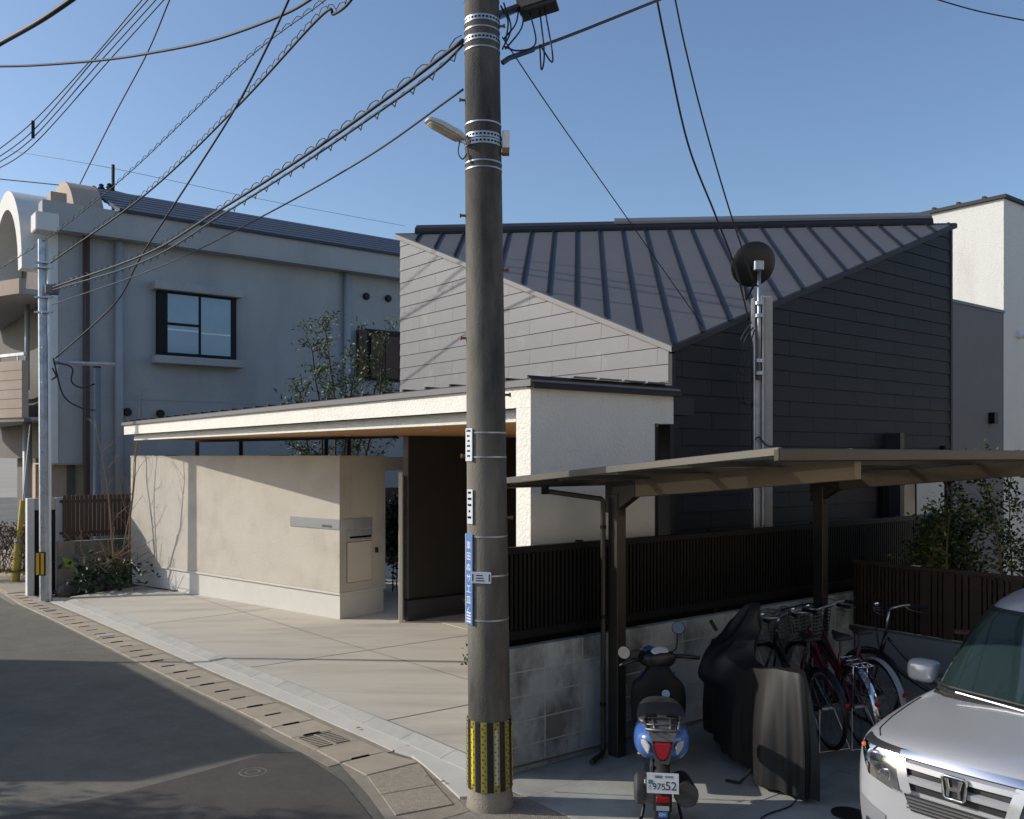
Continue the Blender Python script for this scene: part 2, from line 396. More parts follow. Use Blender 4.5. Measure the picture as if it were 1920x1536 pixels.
# structural cores behind the boards
m = MB(); m.ext([hp(SN + .03, TN + .02, 2.2), hp(SR - .01, TN + .02, 2.2), hp(SR - .01, TN + .02, rz_(SR, TN) - .12), hp(SN + .03, TN + .02, rz_(SN, TN) - .1)], A * .1)
m.box(SN + .03, SR - .01, TN + .02, TN + .12, -.1, 2.199, hp)
side = m.build('side_wall', M_trim, house)
m = MB(); m.ext([hp(SN + .02, TN + .03, 2.72), hp(SN + .02, TL - .01, 2.72), hp(SN + .02, TL - .01, rz_(SN, TL) - .12), hp(SN + .02, TN + .03, rz_(SN, TN) - .1)], B * .1)
front = m.build('front_wall', M_side_l, house)
m = MB(); m.ext([hp(SN + .1, TL - .1, 2.72), hp(SR, TL - .1, 2.72), hp(SR, TL - .1, ZN), hp(SN + .1, TL - .1, ZH - .15)], A * .09)
m.ext([hp(SR - .1, TN + .13, -.1), hp(SR - .1, TL, -.1), hp(SR - .1, TL, ZN), hp(SR - .1, TN + .13, ZH - .15)], B * .09)
m.build('rear_wall', M_side_d, house)
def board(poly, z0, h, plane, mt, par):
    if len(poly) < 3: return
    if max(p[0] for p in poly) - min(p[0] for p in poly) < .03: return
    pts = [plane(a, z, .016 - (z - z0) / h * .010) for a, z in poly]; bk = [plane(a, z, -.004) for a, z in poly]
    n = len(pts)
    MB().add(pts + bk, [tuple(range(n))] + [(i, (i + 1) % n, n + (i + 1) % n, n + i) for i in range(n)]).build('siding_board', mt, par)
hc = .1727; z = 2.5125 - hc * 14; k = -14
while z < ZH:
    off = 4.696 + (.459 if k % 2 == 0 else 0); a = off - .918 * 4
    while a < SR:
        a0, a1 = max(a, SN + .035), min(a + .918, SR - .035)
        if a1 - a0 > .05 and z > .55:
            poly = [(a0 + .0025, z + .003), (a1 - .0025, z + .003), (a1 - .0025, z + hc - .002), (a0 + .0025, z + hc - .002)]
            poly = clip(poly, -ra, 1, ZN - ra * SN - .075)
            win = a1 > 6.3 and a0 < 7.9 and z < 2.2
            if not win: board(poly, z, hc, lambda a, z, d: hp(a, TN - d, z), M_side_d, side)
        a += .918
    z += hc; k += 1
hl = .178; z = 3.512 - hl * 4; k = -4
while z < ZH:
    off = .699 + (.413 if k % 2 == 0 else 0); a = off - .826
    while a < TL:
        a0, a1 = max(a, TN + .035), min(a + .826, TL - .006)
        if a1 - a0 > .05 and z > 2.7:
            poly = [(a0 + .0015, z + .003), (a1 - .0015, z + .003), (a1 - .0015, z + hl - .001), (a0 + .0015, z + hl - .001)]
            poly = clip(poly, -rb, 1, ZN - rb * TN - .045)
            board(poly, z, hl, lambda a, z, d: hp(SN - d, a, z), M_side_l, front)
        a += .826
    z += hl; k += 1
# corner trims
bx('corner_trim', M_trim, house, SN - .019, SN + .033, TN - .019, TN + .033, 2.2, ZN - .1, hp)
bx('corner_trim', M_trim, house, SR - .034, SR + .02, TN - .022, TN + .03, 0, ZH - .08, hp)
# roof: standing seam pans clipped to the triangle, battens, verge and ridge
roofo = MB()
O = .055
def rc(s, t, d=0.): return hp(s, t, rz_(s, t) + d)
roofo.ext([rc(SN - O, TN - O, -.035), rc(SR + O, TN - O, -.035), rc(SN - O, TL + O, -.035)], UP * .03)
roof = roofo.build('roof', M_trim, house)
rd = V((SR - SN, -(TL - TN))); rl = rd.length; rdn = rd / rl; qn = V((rdn.y, -rdn.x))     # ridge dir / downhill dir in (s,t)
if qn.dot(V((SN - SR, TN - TL))) < 0: qn = -qn
Lp = V((SN, TL))
def pq(p, q, d): 
    w = Lp + rdn * p + qn * q; return rc(w.x, w.y, d)
tri = []
for s_, t_ in ((SN - O, TL + O), (SN - O, TN - O), (SR + O, TN - O)):
    w = V((s_, t_)) - Lp; tri.append((w.dot(rdn), w.dot(qn)))
def triclip(p0, p1, q0=-.2, q1=9):
    poly = [(p0, q0), (p1, q0), (p1, q1), (p0, q1)]
    c = (sum(x for x, y in tri) / 3, sum(y for x, y in tri) / 3)
    for i in range(3):
        (x1, y1), (x2, y2) = tri[i], tri[(i + 1) % 3]
        a_, b_ = y2 - y1, -(x2 - x1); cc = a_ * x1 + b_ * y1
        if a_ * c[0] + b_ * c[1] > cc: a_, b_, cc = -a_, -b_, -cc
        poly = clip(poly, a_, b_, cc)
        if not poly: return poly
    return poly
sp = rl / 24.0; w0 = V((SN, TN)) - Lp; pN = w0.dot(rdn)
ks = [pN + sp * i for i in range(-16, 17)]
for p in ks:
    poly = triclip(p + .012, p + sp - .012)
    if len(poly) >= 3: MB().ext([pq(a, b, .0) for a, b in poly], UP * .008).build('roof_pan', M_roof, roof)
    poly = triclip(p - .012, p + .012)
    if len(poly) >= 3 and max(y for x, y in poly) - min(y for x, y in poly) > .1:
        MB().ext([pq(a, b, .0) for a, b in poly], UP * .034).build('batten', M_seam, roof)
# verge flashings
def edge_flash(s0, t0, s1, t1, n, nm, mt):
    p, q = V((s0, t0)), V((s1, t1)); m = MB(); n = V(n)
    r = lambda w: [rc(w.x + n.x * a, w.y + n.y * a, d) for a, d in ((-.02, .014), (.014, .014), (.014, -.045), (.0, -.045), (.0, -.03), (-.02, -.03))]
    m.loft([r(p), r(q)], True, True); m.build(nm, mt, roof)
edge_flash(SN - O, TN - O, SN - O, TL + O, (-1, 0), 'verge_flashing', M_trimg)
edge_flash(SN - O, TN - O, SR + O, TN - O, (0, -1), 'verge_flashing', M_trim)
m = MB(); m.loft([[pq(p, q, d) for q, d in ((-.12, .02), (-.12, .10), (.03, .10), (.05, .06), (.05, .02))] for p in (.22, rl - .25)], True, True); m.build('ridge_cap', M_trim, roof)
m = MB(); m.loft([[pq(p, q, d) for q, d in ((-.14, .103), (-.14, .138), (.02, .138), (.035, .11), (.035, .103))] for p in (rl * .4, rl - .26)], True, True); m.build('ridge_vent', M_trimg, roof)
# rear slope
m = MB(); m.ext([hp(SN - O, TL + O, ZH + .02), hp(SR + O, TL + O, ZN), hp(SR + O, TN - O, ZH + .02)], UP * -.04); m.build('rear_slope', M_roof, roof)
# ---------------- canopy
TE = 11.82
bk = [(-.0, -.04), (-.0, TE), (1.42, TE), (2.24, 6.5), (2.24, -.04)]
can = MB(); can.ext([hp(s, t, 2.80) for s, t in ((.002, .19), (.002, TE - .002), (1.40, TE - .002), (2.22, 6.5), (2.22, .19))], UP * .17)
canopy = can.build('canopy', M_trim, house)
MB().box(0, .10, .0, TE, 2.80, 2.969, hp).build('fascia', M_stucco, canopy)
MB().box(.1, 1.41, TE - .06, TE + .002, 2.80, 2.969, hp).build('fascia', M_stucco, canopy)
MB().box(.12, .20, .19, TE - .2, 2.695, 2.801, hp).build('soffit_beam', M_stucco, canopy)
MB().ext([hp(s, t, 2.706) for s, t in ((.2, .19), (.2, TE - .25), (1.25, TE - .25), (2.2, 6.5), (6.5, 5.55), (6.5, TN + .125), (2.2, TN + .125), (1.6, .19))], UP * .02).build('soffit', M_wood, canopy)
m = MB(); m.loft([[hp(s + .03 * a, t, 2.67), hp(s + .03 * a + .07, t, 2.67), hp(s + .03 * a + .07, t, 2.80), hp(s + .03 * a, t, 2.80)] for a, (s, t) in ((0, (1.30, TE - .15)), (0, (2.16, 6.5)), (0, (2.16, 5.8)))], True, True); m.build('rear_beam', M_trim, canopy)
MB().ext([hp(s, t, 2.97) for s, t in ((-.035, -.04), (-.035, TE + .04), (1.44, TE + .04), (2.24, 6.5), (2.24, .46), (1.76, .3), (1.76, -.04))], UP * .052).build('roof_edge', M_trimg, canopy)
MB().ext([hp(s, t, 3.023) for s, t in ((-.02, -.03), (-.02, TE + .02), (1.44, TE + .02), (2.24, 6.5), (2.24, .45), (1.75, .29), (1.75, -.03))], UP * .01).build('roof_sheet', M_trim, canopy)
t = .3
while t < TE:
    bx('roof_rib', M_trim, canopy, -.02, 1.7 if t < .5 else (2.2 if t < 6.5 else 1.3), t, t + .03, 3.033, 3.056, hp); t += .41
for (x, y) in ((818, 808), (652, 817)):
    q = gp(x, y, 2.7); m = MB(); m.lathe(q + UP * .006, -UP, [(.045, 0), (.045, .006), (.03, .004), (.001, .004)], 16); m.build('downlight', M_white, canopy)
for x, d in ((370, 17.6), (452, 16.6), (612, 15.2), (655, 15.0)):
    q = dp(x, 840, d); bx('post', M_trim, canopy, q.x - .03, q.x + .03, q.y - .03, q.y + .03, 0, 2.7)
# stucco wing wall with its slot
wing = MB().box(0, 1.46, 0, .188, -.1, 2.799, hp).box(1.46, 1.71, 0, .188, 2.70, 2.799, hp).box(.1, 1.71, 0, .188, 2.799, 2.969, hp)
wing.build('wing_wall', M_stucco, house)
bx('slot_frame', M_trim, house, 1.462, 1.50, .02, .17, 0, 2.698, hp); bx('slot_frame', M_trim, house, 1.69, 1.74, .02, .17, 0, 2.698, hp)
bx('slot_panel', M_side_d, house, 1.50, 2.24, .40, .44, 0, 2.69, hp)
m = MB(); m.loft([[hp(s, t, z) for t, z in ((-.06, 2.955), (-.06, 2.985), (.02, 3.06), (.02, 2.955))] for s in (-.02, 1.765)], True, True); m.build('roof_edge', M_trim, house)
bx('wall_flashing', M_trimg, house, SN - .05, SN - .018, TN - .03, 5.6, 3.034, 3.12, hp)
MB().ext([hp(s, .1, z) for s, z in ((1.0, 3.035), (1.7, 3.04), (1.7, 3.09), (1.0, 3.06))], A * .03).build('seam_rib', M_trimg, house)
for s in (.45, .75, 1.05, 1.35):
    bx('roof_rib', M_trimg, house, s, s + .27, -.02, .02, 3.062, 3.075, hp)
# porch return wall (dark) and back of the porch
TP = 5.62
ret = MB().box(2.30, 6.6, TP, TP + .1, .3, 2.70, hp).build('porch_wall', M_pier, house)
bx('plinth', mat('plinth_dark', (.06, .06, .066), .7, var=.1), house, 2.285, 6.6, TP - .012, TP + .1, -.05, .30, hp)
bx('drip_edge', M_black, house, 2.28, 6.6, TP - .022, TP + .1, .298, .318, hp)
for i in range(14):
    z = .32 + i * .17; bx('siding_board', M_side_l, house, 2.286, 2.30, TP - .004, TP + .128, z, z + .166, hp)
bx('porch_back', M_pier, house, 6.3, 6.4, .3, TP, -.05, 2.7, hp)
bx('porch_side', M_pier, house, 2.3, 6.3, TN + .125, TN + .16, -.05, 2.7, hp)
# window low on the side wall
n_ = A; P_ = hp(0, TN - .02, 0)
def fq(x, y): 
    p = pp(x, y, P_, A); return (p - K).dot(B)
s0, s1, s2 = fq(1652, 930), fq(1712, 930), fq(1768, 930)
wn = MB().box(s0, s2, TN - .05, TN + .0, .9, 2.23, hp).build('window', M_black, house)
MB().box(s0 + .05, s1 - .02, TN - .056, TN - .052, .95, 2.18, hp).build('pane', mat('pane_dark', (.012, .014, .02), .08, spec=.8), wn)
MB().box(s1 + .02, s2 - .05, TN - .060, TN - .056, .95, 2.18, hp).build('pane', mat('pane_frosted', (.30, .35, .35), .35), wn)
q = hp(fq(1766, 838), TN - .03, 2.52); m = MB(); m.lathe(q, -A, [(.03, -.02), (.03, .03), (.02, .04), (.001, .03)], 12); m.build('vent_cap', M_black, house)
# ---------------- garden wall
gw = thing('garden_wall', 'low cream plaster garden wall with steel nameplate below the canopy', 'wall', CW)
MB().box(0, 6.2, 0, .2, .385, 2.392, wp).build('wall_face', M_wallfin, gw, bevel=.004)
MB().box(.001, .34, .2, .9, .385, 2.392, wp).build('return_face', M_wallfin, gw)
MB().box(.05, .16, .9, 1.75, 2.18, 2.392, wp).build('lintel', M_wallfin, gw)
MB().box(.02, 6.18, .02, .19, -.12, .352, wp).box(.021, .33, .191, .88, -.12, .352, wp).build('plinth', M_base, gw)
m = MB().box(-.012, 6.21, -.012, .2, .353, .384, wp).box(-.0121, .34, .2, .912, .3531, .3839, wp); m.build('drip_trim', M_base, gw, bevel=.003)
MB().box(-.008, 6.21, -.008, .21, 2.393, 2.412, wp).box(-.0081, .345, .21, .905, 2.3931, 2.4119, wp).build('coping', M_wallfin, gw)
def onW(x, y): p = pp(x, y, CW, VD); return (p - CW).dot(WD), p.z
def onV(x, y): p = pp(x, y, CW, WD); return (p - CW).dot(VD), p.z
w1, _ = onW(545, 972); _, za = onW(631, 974); _, zb = onW(631, 993)
pl = MB().box(-.010, w1, -.012, -.001, zb, za, wp).build('nameplate', mat('steel_blue', (.33, .36, .42), .3, metal=.8, var=.04), gw)
for k in range(9): bx('nameplate_letter', M_black, pl, .16 + k * .028, .16 + k * .028 + .016, -.0135, -.0122, zb + .025, zb + .05 + .012 * (k % 2), wp)
v1, _ = onV(697, 980)
MB().box(-.011, -.001, .0, v1, zb, za, wp).build('nameplate_return', M_stain, gw)
va, z1 = onV(650, 996); vb, z0 = onV(697, 1012); z0, z1 = onV(650, 1013)[1], onV(650, 995)[1]
lb = MB().box(-.014, -.001, va, vb, z0, z1, wp).build('letter_slot', M_stain, gw, bevel=.004)
MB().box(-.016, -.0142, va + .05, vb - .02, z0 + .02, z0 + .05, wp).build('slot_opening', M_dark, lb)
z0, z1 = onV(650, 1093)[1], onV(650, 1018)[1]
MB().box(-.004, -.001, va - .004, vb + .004, z0 - .008, z1 + .008, wp).build('door_gap', M_trimg, gw)
MB().box(-.012, -.0042, va + .005, vb - .005, z0, z1, wp).build('letter_box_door', mat('box_door', (.60, .55, .46), .6, var=.03), gw, bevel=.003)
hv, hz = onV(704, 1031)
bx('door_knob', M_blackp, gw, -.05, -.001, hv - .01, hv + .015, hz - .04, hz + .04, wp)
# gate leaf standing open
q = gp(752, 1165); gt = thing('gate', 'narrow cream gate leaf standing open beside the dark pier', 'gate', q)
M_gate = mat('gate_cream', (.74, .70, .60), .6, var=.03)
g = MB(); g.box(-.022, .022, 0, .75, .03, 2.12, lambda a, b, c: V((q.x, q.y, 0)) + V((.3, .954, 0)).cross(UP) * a + V((.05, 1, 0)).normalized() * b + UP * c); g.build('leaf', M_gate, gt, bevel=.004)
g = MB(); g.box(-.028, .028, -.03, .03, 0, 2.17, lambda a, b, c: V((q.x + .002, q.y - .05, 0)) + V((a, b, c))); g.build('post', M_gate, gt, bevel=.004)
# ---------------- tall white house behind on the right
T2 = TN + .9
P2 = hp(0, T2, 0)
def s2f(x): p = pp(x, 700, P2, A); return (p - K).dot(B)
sC = s2f(1882); pc = pp(1882, 372, P2, A); pg = pp(1882, 588, P2, A)
tw = thing('tower_house', 'tall white stucco house block with dark eaves beyond the dark facade', 'house', hp(sC, T2, 0))
MB().box(sC, sC + 6, T2, T2 + 7, -.1, pc.z - .001, hp).build('wall', M_stucco2, tw)
M_greyw = mat('grey_render', (.155, .155, .16), .8, var=.06, vs=2, bump=.15, bs=80)
MB().box(7.0, sC - .001, T2 + .002, T2 + 3.4, -.1, pg.z, hp).build('grey_wall', M_greyw, tw)
MB().box(7.0, sC - .003, T2 - .02, T2 + 3.4, pg.z + .001, pg.z + .05, hp).build('coping', M_trimg, tw)
rf = MB().ext([hp(s, t, z) for s, t, z in ((sC - .06, T2 - .06, pc.z), (sC + 6, T2 - .06, pc.z), (sC + 6, T2 + 7, pc.z + .0), (sC - .06, T2 + 7, pc.z))], UP * .06).build('roof', M_trim, tw)
for k in range(14): bx('roof_rib', M_trim, rf, sC - .05, sC + 6, T2 + .3 + k * .45, T2 + .35 + k * .45, pc.z + .062, pc.z + .10, hp)
q = pp(1857, 785, P2, A); bx('wall_lamp', M_black, tw, (q - K).dot(B) - .07, (q - K).dot(B) + .07, T2 - .1, T2 + .001, q.z - .09, q.z + .1, hp)
q = pp(1909, 628, P2, A); m = MB(); m.lathe(q, -A, [(.08, -.01), (.08, .06), (.06, .12), (.001, .13)], 16); m.build('vent_hood', M_white, tw)
# ================================================================ neighbouring building on the left
N0 = V((-.51 * 18.5, 18.5, 0))
def np_(s, t, z): return N0 + B * s + A * t + UP * z
M_nwall = mat('neighbour_render', (.40, .405, .40), .9, var=.06, vs=1.5, bump=.5, bs=60, c2=(.33, .335, .335), c2s=.7, c2lo=.45, c2hi=.7, streak=.4)
M_nwl = mat('neighbour_white', (.66, .65, .62), .85, var=.06, bump=.3, bs=60)
M_nbeige = mat('neighbour_beige', (.42, .33, .26), .85, var=.08, vs=4, bump=.4, bs=90)
M_ndark = mat('neighbour_inside', (.10, .09, .08), .8, var=.2)
M_pipe = mat('downpipe_grey', (.34, .35, .36), .5, var=.05)
M_pipeb = mat('downpipe_brown', (.075, .05, .04), .6, var=.1)
nb = thing('apartment_building', 'grey rendered building with arched beige front and blue tiled roof', 'building', N0)
def nz_(x, y, t=0.): p = pp(x, y, np_(0, t, 0), A); return (p - N0).dot(B), p.z
_, zt = nz_(136.8, 382, -.35); _, zb = nz_(136.8, 431, -.35)
_, zo = nz_(98, 869)
s165 = nz_(168, 869)[0]
wall = MB().box(0, 16, 0, .3, zo, zb + .1, np_).box(s165, 16, .001, .3, -.3, zo - .001, np_).build('side_wall', M_nwall, nb)
MB().box(0.02, 16, .3, 9, zo + .1, zb, np_).build('core', M_ndark, nb)
fa = MB().box(-.25, 16, -.35, .05, zb, zt, np_).build('fascia', M_nwall, nb, bevel=.01)
MB().box(-.22, 16, -.38, .05, zb - .04, zb - .001, np_).build('eave_trim', M_pipe, nb)
# stepped tile rows of the roof
M_tile = mat('roof_tile_blue', (.025, .030, .045), .5, var=.2, vs=6)
rr = None
for k in range(7):
    y0, z0 = -.42 + .42 * k, zt - .03 + .165 * k
    rw = MB().ext([np_(1.2, y0, z0), np_(1.2, y0, z0 + .07), np_(1.2, y0 + .5, z0 + .255), np_(1.2, y0 + .5, z0 + .165)], B * 16).build('tile_row', M_tile, nb, bevel=.012)
# second floor line and vents
_, zl = nz_(232, 746); bx('floor_joint', M_pipe, nb, .0, 16, -.012, .0, zl - .03, zl, np_)
for x, y in ((238, 773), (300, 776), (686, 556), (727, 560)):
    s, z = nz_(x, y); m = MB(); m.lathe(np_(s, -.001, z), -A, [(.09, 0), (.09, .05), (.07, .09), (.001, .09)], 16); m.build('vent_cap', M_trim, nb)
for x, wdt, mt in ((160, .065, M_pipeb), (221, .09, M_pipe), (648, .09, M_pipe)):
    s, _ = nz_(x, 600); m = MB(); m.tube([np_(s, -.09, -.2), np_(s, -.09, zb - .02)], wdt, 12); m.build('downpipe', mt, nb, smooth=True)
# window with hood and sill
def win(x0, y0, x1, y1, hood=True):
    a, zt_ = nz_(x0, y0); b, _ = nz_(x1, y0); _, zb_ = nz_(x0, y1)
    fr = MB().box(a, b, -.14, .02, zb_, zt_, np_).build('window', M_black, nb)
    mid = (a + b) / 2
    i0, i1 = a + .12 * (b - a), b - .08 * (b - a)
    c = (i0 + i1) / 2
    gl = mat('window_glass', (.22, .32, .40), .12, var=.12, vs=2, spec=.8)
    MB().box(i0, c - .03, -.147, -.142, zb_ + .09, zt_ - .06, np_).build('pane', gl, fr)
    MB().box(c + .03, i1, -.147, -.142, zb_ + .09, zt_ - .06, np_).build('pane', gl, fr)
    h = zt_ - zb_
    MB().box(i0, c - .03, -.16, -.148, zb_ + h * .48, zb_ + h * .52, np_).build('glazing_bar', M_black, fr)
    MB().box(i0, c - .03, -.153, -.149, zb_ + h * .40, zb_ + h * .425, np_).build('curtain_rail', M_white, fr)
    MB().box(c + .03, i1, -.153, -.149, zb_ + h * .38, zb_ + h * .405, np_).build('curtain_rail', M_white, fr)
    if hood:
        MB().box(a - .1, b + .1, -.30, .0, zt_ + .001, zt_ + .18, np_).build('window_hood', M_nwall, nb, bevel=.01)
        MB().box(a - .1, b + .12, -.34, .0, zb_ - .17, zb_ - .001, np_).build('window_sill', M_nwall, nb, bevel=.01)
win(292, 545, 439, 668)
# brown shuttered window
a, z1 = nz_(684, 617); b, _ = nz_(790, 617); _, z0 = nz_(684, 712)
fr = MB().box(a, b, -.10, .02, z0, z1, np_).build('shutter_window', M_black, nb)
M_shut = mat('shutter_brown', (.075, .036, .022), .6, var=.15, rand=.1)
for k in range(4): MB().box(a + .1 + k * .42, a + .1 + k * .42 + .40, -.15, -.105, z0 + .04, z1 - .15, np_).build('shutter', M_shut, fr, bevel=.008)
MB().box(a - .25, a - .02, -.16, -.01, z0 + .06, z1 - .05, np_).build('shutter', M_shut, fr)
# low dark vents just over the garden wall
for x0, x1 in ((288, 334), (506, 541)):
    a, zz = nz_(x0, 853.5); b, _ = nz_(x1, 853); bx('low_window', M_black, nb, a, b, -.06, .01, zz - .5, zz, np_)
# ---- front: arches and curved balconies (front direction -B, runs along A)
def arch(s0, s1, c_t, c_z, r0, r1, mt, nm, n=18, a0=0, a1=180):
    m = MB(); out = []
    for i in range(n + 1):
        an = rad(a0 + (a1 - a0) * i / n)
        out.append([np_(s, c_t + r * math.cos(an), c_z + r * math.sin(an)) for s, r in ((s0, r0), (s1, r0), (s1, r1), (s0, r1))])
    m.loft(out, True, True); return m.build(nm, mt, nb, smooth=rad(40))
p = pp(0, 0, np_(-1.0, 0, 0), B)
def fz(x, y, s): q = pp(x, y, np_(s, 0, 0), B); return (q - N0).dot(A), q.z
ct, cz = fz(6, 520, -.5); _, ztop = fz(30, 360, -.5)
arch(-.55, .4, 2.0, zt - 1.35, 1.55, 1.95, M_nwl, 'arch', 20)
arch(.5, 1.1, 1.75, zt - .55, 1.0, 1.5, M_nbeige, 'arch_rear', 20)
MB().ext([np_(.35, 2.0 + 1.56 * math.cos(rad(k * 15)), zt - 1.35 + 1.56 * math.sin(rad(k * 15))) for k in range(13)] + [np_(.35, .44, zb - 2.2), np_(.35, 3.56, zb - 2.2)][::-1], B * .05).build('arch_wall', M_nbeige, nb)
MB().box(-.38, .05, -.40, .1, zb - .10, zb + .27, np_).build('eave_block', M_nwl, nb, bevel=.02)
MB().box(-.05, .25, -.1, .25, zt - .1, zt + .25, np_).build('eave_return', M_nbeige, nb)
MB().box(-.06, .1, -.02, .25, zo, zb, np_).build('corner_pilaster', M_nwl, nb)
# curved balcony bands
def bcurve(k, off=0.):                     # plan of the curved balcony, k = 0 (near end) .. 1
    t = .05 + 6.4 * k; return -.30 - .95 * math.sin(math.pi * min(k * .9 + .06, 1)) ** .8 + off, t
def band(z0, z1, mt, nm, th=.12, off=0.):
    m = MB(); rg = []
    for i in range(31):
        s, t = bcurve(i / 30, off); s2 = s + th
        rg.append([np_(s, t, z0), np_(s, t, z1), np_(s2, t, z1), np_(s2, t, z0)])
    m.loft(rg, True, True); return m.build(nm, mt, nb, smooth=rad(40))
_, b1 = fz(60, 664, -.6); _, b0 = fz(60, 778, -.6)
balc = band(b0, b1, M_nbeige, 'balcony')
for k in range(1, 6): band(b0 + (b1 - b0) * k / 6.0 - .012, b0 + (b1 - b0) * k / 6.0, M_pipeb, 'balcony_joint', .02, -.003)
band(b0 - .08, b0 - .001, M_trimg, 'balcony_trim', .12, .04)
band(b1 + .10, b1 + .16, M_steel, 'handrail', .06, .03)
for i in range(1, 30, 3):
    s_, t_ = bcurve(i / 30, .06); c = np_(s_, t_, 0); m = MB(); m.tube([c + UP * (b1 - .01), c + UP * (b1 + .11)], .018, 6); m.build('rail_post', M_steel, nb)
pl_ = [bcurve(i / 20, .1) for i in range(21)]
m = MB(); m.ext([np_(s_, t_, b0 - .04) for s_, t_ in pl_] + [np_(.35, 6.4, b0 - .04), np_(.35, .05, b0 - .04)], UP * .05); m.build('balcony_floor', M_nwall, nb)
_, c1 = fz(70, 493, -.6); _, c0 = fz(70, 524, -.6)
band(c0, c1, M_nbeige, 'upper_band', .12, -.05)
m = MB(); m.ext([np_(s_ - .03, t_, c0 + .01) for s_, t_ in pl_] + [np_(.35, 6.4, c0 + .01), np_(.35, .05, c0 + .01)], UP * .1); m.build('upper_floor', M_nwall, nb)
# recessed front wall, glazing and ground floor columns
MB().box(.35, .5, .3, 6, 0, zb, np_).build('front_wall', M_ndark, nb)
MB().box(.2, .349, .9, 1.5, b1 - .6, c0, np_).box(.2, .349, 2.2, 2.9, b1 - .6, c0, np_).build('front_door', M_trim, nb)
for t in (.35, 1.2, 2.0): bx('front_pilaster', M_nbeige, nb, .05, .345, t, t + .32, -.3, b0 - .1, np_)
m = MB(); m.tube([np_(-.2, 1.5, -.3), np_(-.2, 1.5, b0)], .09, 12); m.tube([np_(-.2, 1.5, b1 - .5), np_(-.2, 1.5, c0)], .05, 10); m.build('downpipe', M_pipe, nb, smooth=True)
# ground floor under the overhang
s1_ = s165
for a, b, mt in ((.05, .32, mat('pale_green', (.50, .60, .54), .6)), (.32, .95, mat('blind_cream', (.62, .58, .44), .7)), (.95, 1.05, M_black), (1.05, 1.45, M_pipe), (1.45, 2.1, M_nbeige)):
    bx('ground_panel', mt, nb, a, b, .45, .5, -.3, zo, np_)
bx('overhang_soffit', M_nwall, nb, .02, s165, .02, 2, zo - .03, zo - .001, np_)
# pole with insulators on the roof
m = MB(); q = dp(212, 365, 24); m.tube([q + UP * -.6, dp(212, 309, 24)], .045, 8)
rp = thing('roof_mast', 'thin dark wire mast standing behind the tiled roof', 'mast', q + UP * -.6)
m.build('mast', M_trim, rp)
for x, y in ((190, 353), (205, 352), (176, 357)):
    q = dp(x, y, 24); m = MB(); m.lathe(q, UP, [(.05, -.05), (.09, 0), (.05, .05), (.07, .08), (.02, .12)], 10); m.build('insulator', M_trim, rp)
# ---- boundary: block base with brown slat fence, gate pillar and dark gate panel
M_blk2 = mat('old_block', (.20, .195, .175), .95, var=.25, vs=4, bump=.5, bs=80, rand=.15, c2=(.09, .09, .075), c2s=2.2, c2lo=.45, c2hi=.7)
M_slatb = mat('slat_brown', (.060, .033, .026), .6, var=.1, rand=.12)
e0, e1 = gp(110, 1098, -.1), gp(300, 1075, -.1)
e0 = V((-8.55, 16.95, 0)); dirb = (e1 - e0); dirb = B.copy()
def bp_(a, b, z): return e0 + dirb * a + A * b + UP * z
bw = thing('boundary_wall', 'low stained block wall behind the rock planting', 'wall', e0)
topb = .80
for r in range(4):
    for c in range(9):
        z = -.25 + r * .262; x = c * .6 + (.3 if r % 2 else 0)
        MB().box(x, x + .59, 0, .12, z, z + .252, bp_).build('block', M_blk2, bw, bevel=.006)
MB().box(0, 5.6, .006, .11, -.25, topb - .01, bp_).build('mortar', M_dirt, bw)
bf = thing('slat_fence', 'dark brown vertical slat fence on the stained block wall', 'fence', bp_(0, .06, topb))
for k in range(62): MB().box(.1 + k * .075, .1 + k * .075 + .062, .02, .05, topb + .06, topb + .86, bp_).build('slat', M_slatb, bf)
MB().box(.05, 5.0, .052, .08, topb + .12, topb + .17, bp_).box(.05, 5.0, .052, .08, topb + .72, topb + .77, bp_).build('rail', M_slatb, bf)
bw2 = thing('boundary_wall', 'stretch of block wall and slats glimpsed through the gate opening', 'wall', bp_(6, 0, 0))
for r in range(4):
    for c in range(5): MB().box(5.8 + c * .6, 5.8 + c * .6 + .59, 0, .12, -.25 + r * .262, -.25 + r * .262 + .252, bp_).build('block', M_blk2, bw2, bevel=.006)
for k in range(40): MB().box(5.8 + k * .075, 5.8 + k * .075 + .07, .02, .05, topb, topb + .86, bp_).build('slat', M_slatb, bw2)
g0 = V((-8.95, 16.75, 0))
gpill = thing('gate_pillar', 'pale grey gate frame of the neighbour with black panel', 'gate', g0)
def gq(a, b, z): return g0 + B * a + A * b + UP * z
MB().box(-.06, .06, -.05, .14, -.25, 1.62, gq).build('post', M_nwl, gpill, bevel=.008)
MB().box(.42, .56, -.03, .1, -.2, 1.62, gq).box(.061, .419, -.03, .1, 1.40, 1.62, gq).build('frame', M_nwall, gpill, bevel=.008)
MB().box(.06, .42, .0, .05, -.2, 1.395, gq).build('panel', M_black, gpill)
# strip of pavement, kerb and reddish hedge by the road further left
q0 = gpr(85, 1129)
hed = V((-10.6, 19.2, 0))
tag(MB().ext([N0 + B * a + A * b + UP * -.17 for a, b in ((-1.0, -1.2), (1.2, -1.2), (1.2, 8), (-1.0, 8))], UP * -.5).build('pavement', M_lid), kind='structure')
